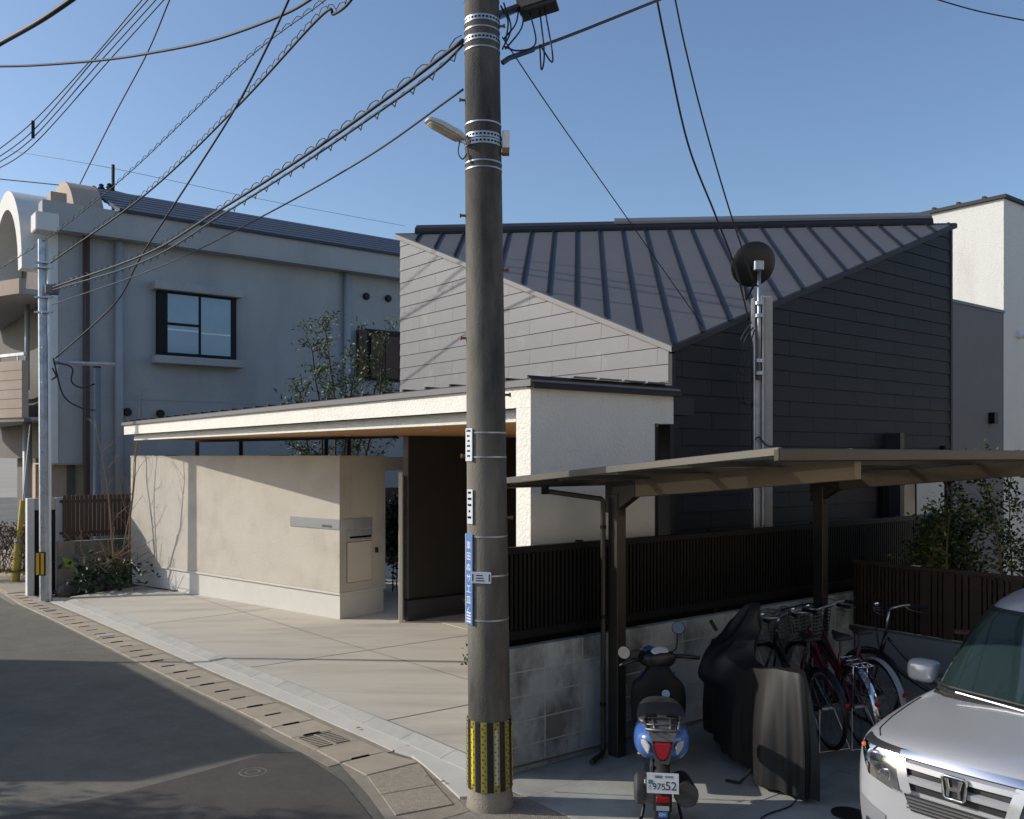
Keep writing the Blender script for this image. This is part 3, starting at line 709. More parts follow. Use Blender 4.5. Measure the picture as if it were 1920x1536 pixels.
# ================================================================ block wall, fence, carport, right side
M_blk = mat('concrete_block', (.36, .40, .42), .92, var=.16, vs=4, bump=.35, bs=110, rand=.12, c2=(.13, .135, .13), c2s=1.9, c2lo=.47, c2hi=.62, streak=.6)
M_joint = mat('block_joint', (.40, .41, .41), .95, var=.15, vs=8)
TB = -.28
bwall = thing('block_wall', 'grey concrete block wall under the black fence', 'wall', hp(-.5, TB, 0))
for c in range(-2, 17):
    s0 = -.082 + .4 * c; a = max(s0, -.56)
    for r in range(5):
        z = .19 * r - .005
        MB().box(a + .005, s0 + .395, TB, TB + .12, z + .0045, z + .1855, hp).build('block', M_blk, bwall, bevel=.003)
MB().box(-.555, 6.7, TB + .0025, TB + .115, -.1, .94, hp).build('mortar', M_joint, bwall)
fence = thing('slat_fence', 'long black aluminium slat fence on top of the block wall', 'fence', hp(-.5, TB + .06, .95))
z0, z1 = .965, 1.705
s = -.52
while s < 6.6:
    MB().box(s, s + .026, TB + .045, TB + .072, z0 + .10, z1 - .055, hp).build('slat', M_black, fence); s += .043
MB().box(-.55, 6.7, TB + .035, TB + .085, z1 - .055, z1, hp).build('top_rail', M_black, fence, bevel=.004)
MB().box(-.55, 6.7, TB + .035, TB + .085, z0 + .03, z0 + .10, hp).build('bottom_rail', M_black, fence, bevel=.004)
MB().box(-.55, 6.7, TB + .076, TB + .083, .935, z1 - .055, hp).build('backing', M_dark, fence)
for s in (-.5, .35, 2.0, 3.65, 5.3):
    bx('fence_post', M_black, fence, s, s + .05, TB + .086, TB + .13, .95, z1 + .01, hp)
    bx('foot_bracket', M_black, fence, s, s + .04, TB + .04, TB + .074, .95, z0 + .03, hp)
# ---- carport
M_brz = mat('carport_bronze', (.060, .052, .042), .42, metal=.5, var=.06)
M_brzl = mat('carport_edge', (.15, .142, .125), .4, metal=.6, var=.05)
def poly_mat():
    m = bpy.data.materials.new('polycarbonate_smoke'); m.use_nodes = True; n = m.node_tree.nodes; L = m.node_tree.links
    n.remove(n['Principled BSDF'])
    t = n.new('ShaderNodeBsdfTransparent'); t.inputs[0].default_value = (.34, .37, .40, 1)
    tl = n.new('ShaderNodeBsdfTranslucent'); tl.inputs[0].default_value = (.055, .055, .05, 1)
    g = n.new('ShaderNodeBsdfGlossy'); g.inputs['Roughness'].default_value = .15; g.inputs[0].default_value = (.4, .4, .4, 1)
    a = n.new('ShaderNodeMixShader'); a.inputs[0].default_value = .55; b = n.new('ShaderNodeMixShader'); b.inputs[0].default_value = .12
    L.new(t.outputs[0], a.inputs[1]); L.new(tl.outputs[0], a.inputs[2]); L.new(a.outputs[0], b.inputs[1]); L.new(g.outputs[0], b.inputs[2])
    L.new(b.outputs[0], n['Material Output'].inputs[0]); return m
M_poly = poly_mat()
TP0, TP1, SP0, SP1 = -.21, -2.62, -.38, 5.0
def cz_(t): return 2.21 + (TP0 - t) * .0871
def cr(s, t, d): return hp(s, t, cz_(t) + d)
cp_ = thing('carport', 'bronze aluminium carport with smoked sheet roof over the bicycles', 'carport', hp(.52, -.466, 0))
# posts with brackets, arms
for sp_ in (.523, 3.37):
    MB().box(sp_ - .055, sp_ + .045, -.52, -.41, -.05, 2.10, hp).build('post', M_brz, cp_, bevel=.006)
    m = MB(); m.ext([hp(sp_ - .045, t, z) for t, z in ((-.37, 1.95), (-.37, cz_(-.37) - .03), (-.70, cz_(-.70) - .03), (-.70, 2.09), (-.52, 1.98), (-.52, 1.92))], B * .08); m.build('bracket', M_brz, cp_, bevel=.004)
    m = MB(); m.loft([[hp(sp_ - .04, t, cz_(t) - .035 - d0), hp(sp_ + .04, t, cz_(t) - .035 - d0), hp(sp_ + .04, t, cz_(t) - .035), hp(sp_ - .04, t, cz_(t) - .035)] for t, d0 in ((-.36, .135), (-1.2, .135), (-2.57, .125))], True, True)
    m.build('arm', mat('carport_arm_lit', (.17, .125, .075), .45, metal=.3, var=.06), cp_, bevel=.004)  # arm bronze coloured lighter and tan to stand in for bounced light
for t in (TP0 - .02, -.8, -1.4, -2.0, TP1 + .02):
    m = MB(); m.loft([[cr(s, t - .018, -.032), cr(s, t + .018, -.032), cr(s, t + .018, .0), cr(s, t - .018, .0)] for s in (SP0, SP1)], True, True); m.build('purlin', M_brz, cp_)
for i in range(8):
    s = SP0 + (SP1 - SP0) * i / 7
    m = MB(); m.loft([[cr(s - .012, t, .002), cr(s + .012, t, .002), cr(s + .012, t, .03), cr(s - .012, t, .03)] for t in (TP0, TP1)], True, True); m.build('glazing_bar', M_brz, cp_)
    if i < 7:
        s1 = SP0 + (SP1 - SP0) * (i + 1) / 7
        m = MB(); m.add([cr(s + .013, TP0 - .01, .014), cr(s1 - .013, TP0 - .01, .014), cr(s1 - .013, TP1 + .01, .014), cr(s + .013, TP1 + .01, .014)], [(0, 1, 2, 3)]); m.build('roof_sheet', M_poly, cp_)
for s in (SP0 - .03, SP1):
    m = MB(); m.loft([[cr(s, t, -.018), cr(s + .03, t, -.018), cr(s + .03, t, .03), cr(s, t, .03)] for t in (TP0 + .02, TP1 - .035)], True, True); m.build('edge_frame', M_brzl, cp_, bevel=.004)
m = MB(); m.loft([[cr(s, t, d) for t, d in ((TP1 + .001, -.05), (TP1 - .04, -.05), (TP1 - .04, .022), (TP1 + .001, .022))] for s in (SP0 - .031, SP1 + .03)], True, True); m.build('edge_frame', M_brz, cp_, bevel=.006)
m = MB(); m.loft([[cr(s, t, d) for t, d in ((TP0 + .02, .03), (TP0 + .07, .03), (TP0 + .07, -.05), (TP0 - .0, -.05), (TP0 - .0, -.04), (TP0 + .02, -.035))] for s in (SP0 - .029, SP1 + .02)], True, True); m.build('rain_gutter', M_brz, cp_)
for i in range(3):
    s = SP0 + .4 + 1.1 * i
    m = MB(); m.add([cr(s, TP1 + .30 + .55 * i, .017), cr(s + .3, TP1 + .30 + .55 * i, .017), cr(s + .3, TP1 + .36 + .55 * i, .017), cr(s, TP1 + .36 + .55 * i, .017)], [(0, 1, 2, 3)])
m = MB(); q = hp(.0, TP0 + .03, cz_(TP0) - .04)
m.box(q.x - .03, q.x + .03, q.y - .03, q.y + .03, q.z - .07, q.z); m.build('gutter_outlet', M_black, cp_)
e = hp(.405, -.40, 0)
m = MB(); m.tube([q + UP * -.045, V((e.x, e.y, 2.06)), V((e.x + .012, e.y, 2.045)), V((e.x + .015, e.y, 2.02)), V((e.x + .015, e.y, .05)), V((e.x, e.y - .06, .03)), V((e.x - .1, e.y - .25, .03))], .021, 10); m.build('downpipe', M_brz, cp_, smooth=rad(50))
for z in (1.82, 1.1, .4): m = MB(); m.lathe(V((e.x + .015, e.y, z)), UP, [(.026, 0), (.026, .03)], 10); m.build('pipe_clip', M_black, cp_)
# ---- brown fence at the back of the parking and its low concrete wall
b0 = hp(4.26, TB, 0)
def bf_(d, o, z): return b0 - A * d + B * o + UP * z
lw = thing('low_wall', 'low smooth grey concrete wall beneath the brown slatted fence', 'wall', b0)
MB().box(.02, 4.5, 0, .14, -.1, .56, bf_).build('wall', mat('low_wall_grey', (.30, .32, .33), .85, var=.08, bump=.2, bs=90), lw, bevel=.006)
M_slw = mat('slat_wood_brown', (.062, .040, .026), .6, var=.15, vs=3, rand=.2)
fb = thing('brown_fence', 'brown wood-effect slatted fence behind the bicycles', 'fence', bf_(0, .05, .56))
d = .01; k = 0
wd = [.03, .03, .03, .05, .03, .11, .05, .03, .11, .05, .05, .11]
while d < 4.3:
    w_ = wd[k % 12] if d > .45 else .024
    MB().box(d, d + w_, -.005, .022, .60, 1.245, bf_).build('slat', M_slw, fb); d += w_ + .016; k += 1
MB().box(0, 4.4, -.015, .035, 1.247, 1.285, bf_).build('top_rail', M_slw, fb, bevel=.004)
MB().box(0, 4.4, .024, .05, .70, .74, bf_).box(0, 4.4, .024, .05, 1.1, 1.14, bf_).build('rail', M_slw, fb)
MB().box(0, 4.4, .075, .09, .58, 1.22, bf_).build('backing', M_dark, fb)
bx('top_clip', M_white, fb, .66, .73, -.02, .04, 1.286, 1.292, bf_)
# ---- satellite mast
ms = hp(3.256, .15, 0)
mast = thing('antenna_mast', 'galvanised channel mast beside a square concrete post behind the fence', 'mast', ms)
def mp_(a, b, z): return ms + V((a, b, z))
M_cpost = mat('concrete_post', (.42, .40, .36), .9, var=.15, vs=5, bump=.3, bs=90, c2=(.28, .26, .23), c2s=2.5, c2lo=.55, c2hi=.75)
MB().box(.012, .108, .0, .1, -.1, 4.08, mp_).build('concrete_post', M_cpost, mast, bevel=.008)
m = MB(); m.box(-.10, -.085, -.03, .08, -.1, 4.06, mp_).box(-.01, .005, -.03, .08, -.1, 4.08, mp_).box(-.086, -.009, .03, .045, -.1, 4.02, mp_).box(-.062, -.056, .02, .03, -.1, 3.2, mp_).build('steel_channel', M_steel, mast)
m = MB(); m.tube([mp_(-.045, -.03, 3.2), mp_(-.045, -.03, 4.42)], .02, 12); m.build('dish_pipe', M_steel, mast, smooth=True)
for z in (3.25, 3.38, 3.85, 3.98): m = MB(); m.lathe(mp_(-.045, -.03, z), UP, [(.042, 0), (.042, .035)], 14); m.build('pipe_clamp', M_steel, mast)
for z in (4.0, 3.6, 3.0): m = MB(); m.lathe(mp_(.004, .02, z), V((1, 0, 0)), [(.012, 0), (.012, .02)], 8); m.build('bolt', M_chrome, mast)
for pts in ([(-.10, -.02, 3.75), (-.2, -.05, 3.6), (-.27, -.03, 3.3), (-.26, 0, 3.05), (-.2, 0, 2.95), (-.1, 0, 2.95)], [(-.09, -.03, 3.72), (-.16, -.05, 3.5), (-.2, -.04, 3.2), (-.2, -.02, 3.0), (-.16, 0, 2.93)],
            [(-.1, -.03, 3.3), (-.2, -.05, 3.25), (-.27, -.05, 3.33), (-.24, -.03, 3.6), (-.12, -.03, 3.8)], [(-.1, .0, 2.55), (-.05, -.04, 2.6), (.03, -.04, 2.52), (.11, -.03, 2.5)]):
    m = MB(); m.tube(catmull([mp_(*p) for p in pts], 6), .007, 6); m.build('lead_wire', M_cable, mast, smooth=True)
dc = dp(1414, 497, 9.40)
dish = thing('satellite_dish', 'round black satellite dish on top of the galvanised mast', 'dish', dc)
dn = V((-.12, .93, .42)).normalized()
m = MB(); prof = [(.001, .035), (.06, .032), (.12, .022), (.18, .005), (.235, -.022), (.24, -.03), (.232, -.028), (.18, -.002), (.12, .014), (.001, .028)]
m.lathe(dc, -dn, prof, 36); m.build('reflector', mat('dish_black', (.012, .012, .013), .5, var=.1), dish, smooth=rad(40))
m = MB(); m.box(-.05, .05, -.07, .0, -.05, .05, lambda a, b, c: dc + V((a + .03, b - .02, c - .02))); m.build('mount_head', M_steel, dish, bevel=.008)
m = MB(); m.tube([dc + V((.0, -.02, -.2)), dc + V((.0, .32, -.30)), dc + V((0, .42, -.1))], .012, 8); m.build('feed_arm', M_black, dish)
m = MB(); m.ell(dc + V((0, .42, -.08)), (.03, .04, .03)); m.build('feed_horn', M_black, dish)
# ================================================================ utility pole and what hangs on it
PB = gp(919, 1507); PT = PB + V((-.10, .0, 9.5))
def pax(z): return PB.lerp(PT, z / 9.5)
def prad(z): return .149 - .0052 * z
def pz(y, x=905): return H - (y - HY) / F * PB.y
M_pole = mat('pole_concrete', (.165, .153, .128), .85, var=.3, vs=2.5, bump=.3, bs=90, c2=(.030, .030, .030), c2s=1.5, c2lo=.40, c2hi=.60, streak=.25)
M_polel = mat('pole_foot', (.26, .235, .19), .9, var=.25, vs=4, bump=.4, bs=80)
pole = thing('utility_pole', 'tall dark concrete utility pole with black and yellow band at its foot', 'utility pole', PB)
m = MB(); m.loft([[pax(z) + V((math.cos(k * math.pi / 20), math.sin(k * math.pi / 20), 0)) * prad(z) for k in range(40)] for z in (-.1, .05, .2, 1, 2, 3, 4, 5, 6, 8, 9.5)]); m.build('shaft', M_pole, pole, smooth=rad(60))
m = MB(); m.lathe(PB + UP * -.02, UP, [(.165, 0), (.160, .06), (.151, .12), (.1505, .17)], 36); m.build('foot_collar', M_polel, pole, smooth=rad(60))
# striped guard
zg0, zg1 = pz(1472), pz(1344)
M_gy, M_gk = mat('guard_yellow', (.30, .255, .045), .45, var=.1, vs=20), mat('guard_black', (.012, .012, .014), .5)
M_gs, M_gb = mat('guard_silver', (.45, .47, .42), .35), mat('guard_bright_yellow', (.75, .58, .02), .4)
a = 0; i = 0
NS = 22
def arcp(a0, a1, z0, z1, r, mt, nm, par=pole, n=3):
    m = MB(); rg = []
    for k in range(n + 1):
        an = a0 + (a1 - a0) * k / n; e = V((math.cos(an), math.sin(an), 0))
        rg.append([pax(z0) + e * r, pax(z1) + e * (r - .0052 * (z1 - z0)), pax(z1) + e * (r - .01), pax(z0) + e * (r - .01)])
    m.loft(rg, True, True); return m.build(nm, mt, par)
for i in range(NS):
    a0 = 2 * math.pi * i / NS + .06; arcp(a0 + .002, a0 + 2 * math.pi / NS - .002, zg0, zg1, prad(zg0) + .009, M_gy if i % 2 else M_gk, 'guard_stripe')
for i in range(1, NS, 4):
    a0 = 2 * math.pi * i / NS + .06; arcp(a0 + .06, a0 + .2, zg0 + .05, zg1 - .05, prad(zg0) + .0115, M_gb if (i // 4) % 2 else M_gs, 'reflective_tape')
m = MB()
for i in range(0, NS):
    for j in range(18):
        if i % 2 or j % 2:
            an = 2 * math.pi * (i + .3 + .4 * (j % 2)) / NS + .06; e = V((math.cos(an), math.sin(an), 0)); z = zg0 + .015 + (zg1 - zg0 - .03) * j / 17
            m.ell(pax(z) + e * (prad(zg0) + .0085 - .0052 * (z - zg0)), (.006, .006, .006), 6, 4)
m.build('guard_studs', M_gk, pole, kind='stuff')
# steel bands
def band_(y, h=.012, mt=M_steel, holes=False):
    z = pz(y); r = prad(z)
    m = MB(); m.lathe(pax(z), UP, [(r + .0035, -h / 2), (r + .0035, h / 2), (r - .003, h / 2), (r - .003, -h / 2)], 36, closed=True); o = m.build('steel_band', mt, pole, smooth=rad(40))
    if holes:
        m = MB()
        for k in range(30):
            an = 2 * math.pi * k / 30; e = V((math.cos(an), math.sin(an), 0)); f = V((-math.sin(an), math.cos(an), 0)); c = pax(z) + e * (r + .0045)
            m.ext([c + f * x + UP * y_ for x, y_ in ((-.008, -.006), (.008, -.006), (.008, .006), (-.008, .006))], e * -.002)
        m.build('band_holes', M_dark, o)
for y in (4, 63, 100, 238, 310, 322, 812, 857, 1004, 1076, 1158): band_(y, .010)
for y in (46, 82, 262, 274): band_(y, .038, holes=True)
# step bolts
for y, sd in ((52, 1), (190, -1), (290, 1), (406, -1), (508, 1), (635, -1), (741, 1), (855, -1), (970, 1)):
    z = pz(y); c = pax(z); e = V((sd, -.15, 0)).normalized()
    m = MB(); m.tube([c + e * (prad(z) - .02), c + e * (prad(z) + .03)], .009, 8); m.lathe(c + e * (prad(z) + .03), e, [(.015, 0), (.015, .01)], 8); m.build('step_bolt', M_bolt, pole)
m = MB(); z = pz(265); c = pax(z) + V((.15, -.02, 0)); m.box(c.x - .02, c.x + .035, c.y - .03, c.y + .03, z - .06, z + .06); m.build('band_clamp', M_white, pole, bevel=.006)
m = MB(); z = pz(288); c = pax(z) + V((.15, -.02, 0)); m.box(c.x - .02, c.x + .03, c.y - .03, c.y + .03, z - .015, z + .02); m.build('clamp_bolt', M_bolt, pole)
# ---- plates strapped to the pole (each a sign)
M_blue = mat('sign_blue', (.10, .20, .44), .4, var=.06)
M_tagw = mat('tag_white', (.62, .64, .66), .5, var=.06, vs=15)
def plate(name, label, x0, x1, y0, y1, ang, mt, off=.006):
    z0, z1 = pz(y1), pz(y0); zc = (z0 + z1) / 2
    e = V((math.sin(ang), -math.cos(ang), 0)); f = V((math.cos(ang), math.sin(ang), 0))
    hw = (x1 - x0) / F * PB.y / 2 / max(.25, abs(math.cos(ang)))
    c = pax(zc) + e * (prad(zc) + off)
    fr = lambda a, b, z: V((c.x, c.y, 0)) + f * a + e * b + UP * z
    o = thing(name, label, 'sign', fr(0, 0, z0))
    MB().box(-hw, hw, -.003, .003, z0, z1, fr).build('plate', mt, o, bevel=.002)
    return o, fr, hw, z0, z1, f
tags = []
o, fr, hw, z0, z1, f = plate('name_plate', 'tall narrow blue advertising plate with white characters on the dark pole', 876, 890, 999, 1167, -1.02, M_blue)
chs = '車田ぬサ工皿く'
for i, ch in enumerate(chs):
    zc = z1 - .04 - (z1 - z0 - .10) * (i + .5) / 7
    text('character', ch, .062, M_white, o, fr(-.031, .0036, zc - .025), f, UP)
for k in range(4): bx('small_print', M_white, o, -hw * .6, hw * .6, .0031, .0036, z0 + .015 + .02 * k, z0 + .025 + .02 * k, fr)
bx('plate_border', M_white, o, -hw + .002, -hw + .006, .0031, .0035, z0 + .004, z1 - .004, fr)
def marks(o, fr, hw, z0, z1, n, big=False):
    rnd = random.Random(n)
    for k in range(n):
        zz = z1 - (z1 - z0) * (k + .7) / (n + .6); w_ = hw * rnd.uniform(.35, .75)
        bx('print_mark', M_dark, o, -w_, w_ * rnd.uniform(.3, 1), .0031, .0036, zz, zz + (z1 - z0) * .32 / n, fr)
o, fr, hw, z0, z1, f = plate('number_plate', 'upper white number plate strapped to the dark pole', 874, 887, 804, 865, -.95, M_tagw); marks(o, fr, hw, z0, z1, 6)
bx('blue_mark', M_blue, o, -hw * .7, 0, .0031, .0036, z1 - .02, z1 - .008, fr)
o, fr, hw, z0, z1, f = plate('number_plate', 'lower white number plate between the straps of the dark pole', 876, 887, 917, 981, -.9, M_tagw); marks(o, fr, hw, z0, z1, 5)
o, fr, hw, z0, z1, f = plate('notice_plate', 'small horizontal white notice plate at mid height of the dark pole', 891, 928, 1068, 1089, -.28, mat('tag_bluewhite', (.42, .48, .56), .5))
for k in range(3): bx('print_mark', M_dark, o, -hw * .5, hw * (.35 - .1 * k), .0031, .0036, z0 + .015 + .018 * k, z0 + .022 + .018 * k, fr)
for sx in (-1, 1): bx('strap_hole', M_dark, o, sx * hw * .82 - .004, sx * hw * .82 + .004, .0031, .0036, z0 + .015, z1 - .015, fr)
# ---- street lamp
lc = dp(868, 262, PB.y - .05)
lamp = thing('street_lamp', 'slim grey street lamp head sticking out from the concrete pole', 'lamp', lc)
d = V((-.80, -.45, .30)).normalized(); u = V((0, 0, 1)) - d * d.z; u.normalize(); w = d.cross(u)
def lf(a, b, c): return lc + d * a + w * b + u * c
m = MB(); m.loft([[lf(a, b * k, c) for b, c in ((-1, -.010), (-.9, h), (.9, h), (1, -.010))] for a, k, h in ((-.01, .035, .02), (.06, .055, .028), (.2, .06, .024), (.27, .045, .015), (.285, .03, .006))]); m.build('housing', mat('lamp_grey', (.52, .53, .54), .5, var=.06), lamp, smooth=rad(40))
m = MB(); m.loft([[lf(a, b * k, c) for b, c in ((-1, -.011), (-.8, -.024), (.8, -.024), (1, -.011))] for a, k in ((.03, .04), (.08, .05), (.22, .05), (.265, .036))]); m.build('diffuser', mat('lamp_diffuser', (.42, .38, .30), .4), lamp, smooth=True)
m = MB(); m.tube([lf(0, 0, 0), pax(pz(276)) + V((-.1, -.1, 0))], .022, 8); m.build('arm', M_steel, lamp)
m = MB(); m.tube(catmull([lf(.02, 0, -.02), lc + V((-.03, -.03, -.1)), lc + V((0, -.05, -.15)), lc + V((.03, -.04, -.11))], 6), .005, 6); m.build('lead_wire', M_cable, lamp)
# ---- junction box with its arm and lead wires
jc = dp(1003, 4, PB.y + .45)
jb = thing('junction_box', 'dark boxy cable junction case hanging beside the top of the pole', 'junction box', jc)
jd = V((.97, -.2, .22)).normalized(); ju = (UP - jd * jd.z).normalized(); jw = jd.cross(ju)
def jf(a, b, c): return jc + jd * a + jw * b + ju * c
m = MB(); m.box(-.13, .15, -.07, .07, -.06, .16, jf); m.build('case', mat('case_grey', (.11, .105, .095), .5, var=.15), jb, bevel=.02, seg=2)
m = MB(); m.box(-.12, .16, -.075, .075, -.085, -.062, jf); m.build('case_base', M_blackp, jb, bevel=.006)
m = MB(); m.lathe(jf(-.01, .071, .03), jw, [(.012, 0), (.012, .004), (.001, .004)], 12); m.build('seal', M_white, jb)
m = MB(); m.tube([jf(-.13, 0, .0), pax(pz(28)) + V((.1, .02, 0))], .03, 10); m.build('cable_neck', M_blackp, jb)
pc_ = pax(pz(60)) + V((.13, 0, 0))
for pts in ((jf(-.13, 0, -.02), pc_ + V((.1, 0, .05)), pc_ + V((.02, 0, -.05))), (jf(-.1, 0, -.05), pc_ + V((.14, 0, .02)), pc_ + V((.03, 0, -.12))), (jf(-.05, .02, -.08), pc_ + V((.24, 0, -.08)), pc_ + V((.12, 0, -.13)), pc_ + V((.02, 0, -.1))),
            (jf(.02, 0, -.08), pc_ + V((.3, 0, -.15)), pc_ + V((.28, 0, -.26)), dp(1012, 84, PB.y)), (jf(.06, 0, -.08), pc_ + V((.36, 0, -.2)), dp(1012, 84, PB.y)), (pc_ + V((.0, 0, .18)), pc_ + V((.05, -.05, .05)), pc_ + V((.03, -.04, -.1))), (pc_ + V((.02, 0, .2)), pc_ + V((.07, -.05, .0)), pc_ + V((.01, -.04, -.14)))):
    m = MB(); m.tube(catmull(pts, 6), .006, 6); m.build('lead_wire', M_cable, jb, smooth=True)
# ---- small steel pole on the left with marker
sb = gpr(86, 1127)
spl = thing('steel_pole', 'thin galvanised steel pole with yellow marker near the planting', 'pole', sb)
hsp = H - (430 - HY) / F * sb.y
lean = V((-.07, 0, 0))
m = MB(); m.loft([[sb + lean * (z / hsp) + V((math.cos(k * math.pi / 4 + .39), math.sin(k * math.pi / 4 + .39), 0)) * r + UP * z for k in range(8)] for z, r in ((-.1, .105), (hsp * .5, .085), (hsp, .066))]); m.build('shaft', M_steel, spl)
m = MB(); m.tube([sb + V((.09, -.03, .0)), sb + V((.075, -.03, hsp * .93))], .025, 8); m.build('conduit', M_white, spl)
zm0, zm1 = H - (1078 - HY) / F * sb.y, H - (1034 - HY) / F * sb.y
def mk(a, b, c): return sb + lean * .2 + V((a, b, c))
MB().box(-.115, .07, -.115, -.108, zm0 - sb.z, zm1 - sb.z, mk).build('marker', M_gk, spl)
for x in (-.10, -.015): MB().box(x, x + .055, -.119, -.1155, zm0 - sb.z + .02, zm1 - sb.z - .02, mk).build('marker_stripe', mat('marker_orange', (.72, .40, .02), .4), spl)
for y, r in ((495, .10), (505, .1), (560, .1), (588, .1)):
    z = H - (y - HY) / F * sb.y - sb.z; m = MB(); m.lathe(sb + lean * .7 + UP * z, UP, [(r, 0), (r, .03)], 12); m.box(sb.x - .16, sb.x + .16, sb.y - .1, sb.y - .06, sb.z + z, sb.z + z + .025); m.build('clamp', M_steel, spl)
for k in range(8):
    z = .8 + k * .62; m = MB(); m.lathe(sb + V((-.02, -.09, z)), V((0, -1, 0)), [(.012, 0), (.012, .02)], 8); m.build('step_stud', M_chrome, spl)
c = dp(97, 543, sb.y - .1); m = MB(); m.box(c.x - .09, c.x + .10, c.y - .08, c.y + .08, c.z - .09, c.z + .09); m.build('cable_box', M_trimg, spl, bevel=.02)
# bracket arm with meter pipe
c0, c1 = dp(100, 680, sb.y), dp(216, 684, sb.y + .2)
m = MB(); m.tube([c0, c1], .035, 4); m.build('bracket_arm', M_steel, spl)
c2 = dp(182, 690, 18.55); cpipe = thing('conduit_pipe', 'upright blue grey conduit pipe below the bracket arm', 'pipe', V((c2.x, c2.y, -.2)))
m = MB(); m.tube([V((c2.x, c2.y, -.2)), c2], .07, 14); m.build('pipe', mat('pipe_blue', (.16, .19, .23), .5, var=.1), cpipe, smooth=rad(50))
m = MB(); m.lathe(c2, UP, [(.075, 0), (.075, .03), (.001, .04)], 14); m.build('cap', M_black, cpipe)
for pts in (((100, 672), (118, 740), (150, 764), (178, 770)), ((108, 680), (135, 690), (134, 715), (152, 727), (178, 720)), ((98, 690), (105, 705), (97, 712))):
    m = MB(); m.tube(catmull([dp(x, y, sb.y - .05) for x, y in pts], 6), .014, 6); m.build('lead_wire', M_cable, spl, smooth=True)
# ---- yellow guy guard and its wire
g0, g1 = gpr(28, 1096), dp(43, 938, 18.6)
guy = thing('guy_guard', 'slanted yellow plastic guard over a guy wire by the hedge', 'guard', g0)
M_yel = mat('guard_plain_yellow', (.50, .38, .07), .5, var=.12)
gm = g0.lerp(g1, .52)
m = MB(); m.tube([g0, gm], .085, 12); m.build('lower_sleeve', M_yel, guy, smooth=rad(50)); m = MB(); m.tube([gm, g1], .055, 12); m.build('upper_sleeve', M_yel, guy, smooth=rad(50))
m = MB(); m.tube([gm + V((-.005, 0, -.03)), gm + V((.005, 0, .05))], .09, 12); m.build('collar', M_steel, guy)
m = MB(); m.tube([g1, g1 + (g1 - g0) * .9], .012, 6); m.build('guy_wire', M_steel, guy)
# ================================================================ overhead wires
def sagline(a, b, sag, n=24): return [a.lerp(b, k / n) - UP * sag * 4 * (k / n) * (1 - k / n) for k in range(n + 1)]
def wire(label, pts, r=.011, hang=None, cmat=M_cable, name='overhead_wire', sm=10):
    P = catmull(pts, sm); o = thing(name, label, 'wire', P[0])
    m = MB(); m.tube(P, r, 6); m.build('cable', cmat, o, smooth=True)
    if hang:
        step, hr, hmode = hang; m = MB(); acc = 0; Pn = resample(P, .045)
        hx = [p + (UP * math.cos(i * .045 / step * 2 * math.pi) + V((.7, -.7, 0)) * math.sin(i * .045 / step * 2 * math.pi)) * hr + UP * hr * hmode for i, p in enumerate(Pn)]
        m.tube(hx, .0045, 4); m.build('spiral_hanger', M_cable, o)
    return o
pd = PB.y
sp_end = lambda y: dp(96, y, sb.y - .1)
wire('thick cable crossing the top left corner of the sky', [dp(-40, 108, 9), dp(0, 82, 9), dp(85, 33, 8.4), dp(190, -40, 8)], .024)
wire('long sagging black cable running from the left edge to the top', [dp(-30, 125, 13), dp(60, 123, 12.6), dp(180, 114, 12), dp(275, 101, 11.4), dp(400, 75, 10.6), dp(530, 28, 9.6), dp(600, -12, 9)], .016)
for k, (a, b, c_) in enumerate(((280, 170, 266), (293, 176, 277), (302, 190, 292), (312, 205, 307))):
    wire(['topmost', 'second', 'third', 'lowest'][k] + ' of the four parallel spaced wires at upper left', [dp(-20, a + 14, 22), dp(62, a - 52 + 4 * k, 21), dp(b, 113, 19.5), dp(c_, 0, 18), dp(c_ + 40, -45, 17.5)], .013)
q = dp(62, 243, 20.9); o = thing('wire_spacer', 'short black spacer clamping the four parallel wires', 'spacer', q); m = MB(); m.box(q.x - .025, q.x + .025, q.y - .03, q.y + .03, q.z - .2, q.z + .2); m.build('spacer_bar', M_black, o)
wire('single steep wire behind the four parallel ones, down to the roof mast', [dp(150, 345, 23), dp(215, 215, 20), dp(276, 100, 18), dp(322, -10, 16)], .014)
wire('spiral wrapped messenger wire, upper one above the grey building', [dp(-20, 516, 17), dp(95, 443, 15.9), dp(230, 335, 14), dp(360, 212, 12.4), dp(480, 97, 11), dp(600, 8, 10), dp(640, -25, 9.6)], .007, (.22, .035, .4))
wire('spiral wrapped cable from the small steel pole up to the top edge', [sp_end(492), dp(270, 367, 13.6), dp(440, 205, 11.2), dp(597, 35, 9), dp(625, 27, 8.8), dp(648, 12, 8.6), dp(670, -15, 8.4)], .014, (.20, .04, .9))
wire('smooth dark drop wire crossing both spiral wrapped ones', [dp(104, 672, 16.1), dp(215, 570, 15), dp(265, 480, 13.6), dp(355, 340, 12), dp(440, 205, 10.5), dp(500, 90, 9.4), dp(548, -15, 8.6)], .013)
wire('upper thick strand of the cable bundle between the two poles', [sp_end(540), dp(270, 478, 12.8), dp(400, 401, 10.4), dp(560, 300, 8.6), dp(720, 188, 7.2), dp(868, 76, pd)], .015, (.26, .03, .8))
wire('lower strand of the cable bundle between the two poles', [sp_end(545), dp(270, 490, 12.8), dp(420, 400, 10.2), dp(560, 312, 8.6), dp(720, 203, 7.2), dp(820, 130, 6.5), dp(868, 84, pd)], .011, (.30, .035, -.5))
wire('thin wire below the cable bundle, tied to the big pole', [sp_end(572), dp(300, 500, 12.6), dp(480, 412, 10), dp(680, 300, 7.9), dp(868, 168, pd)], .008)
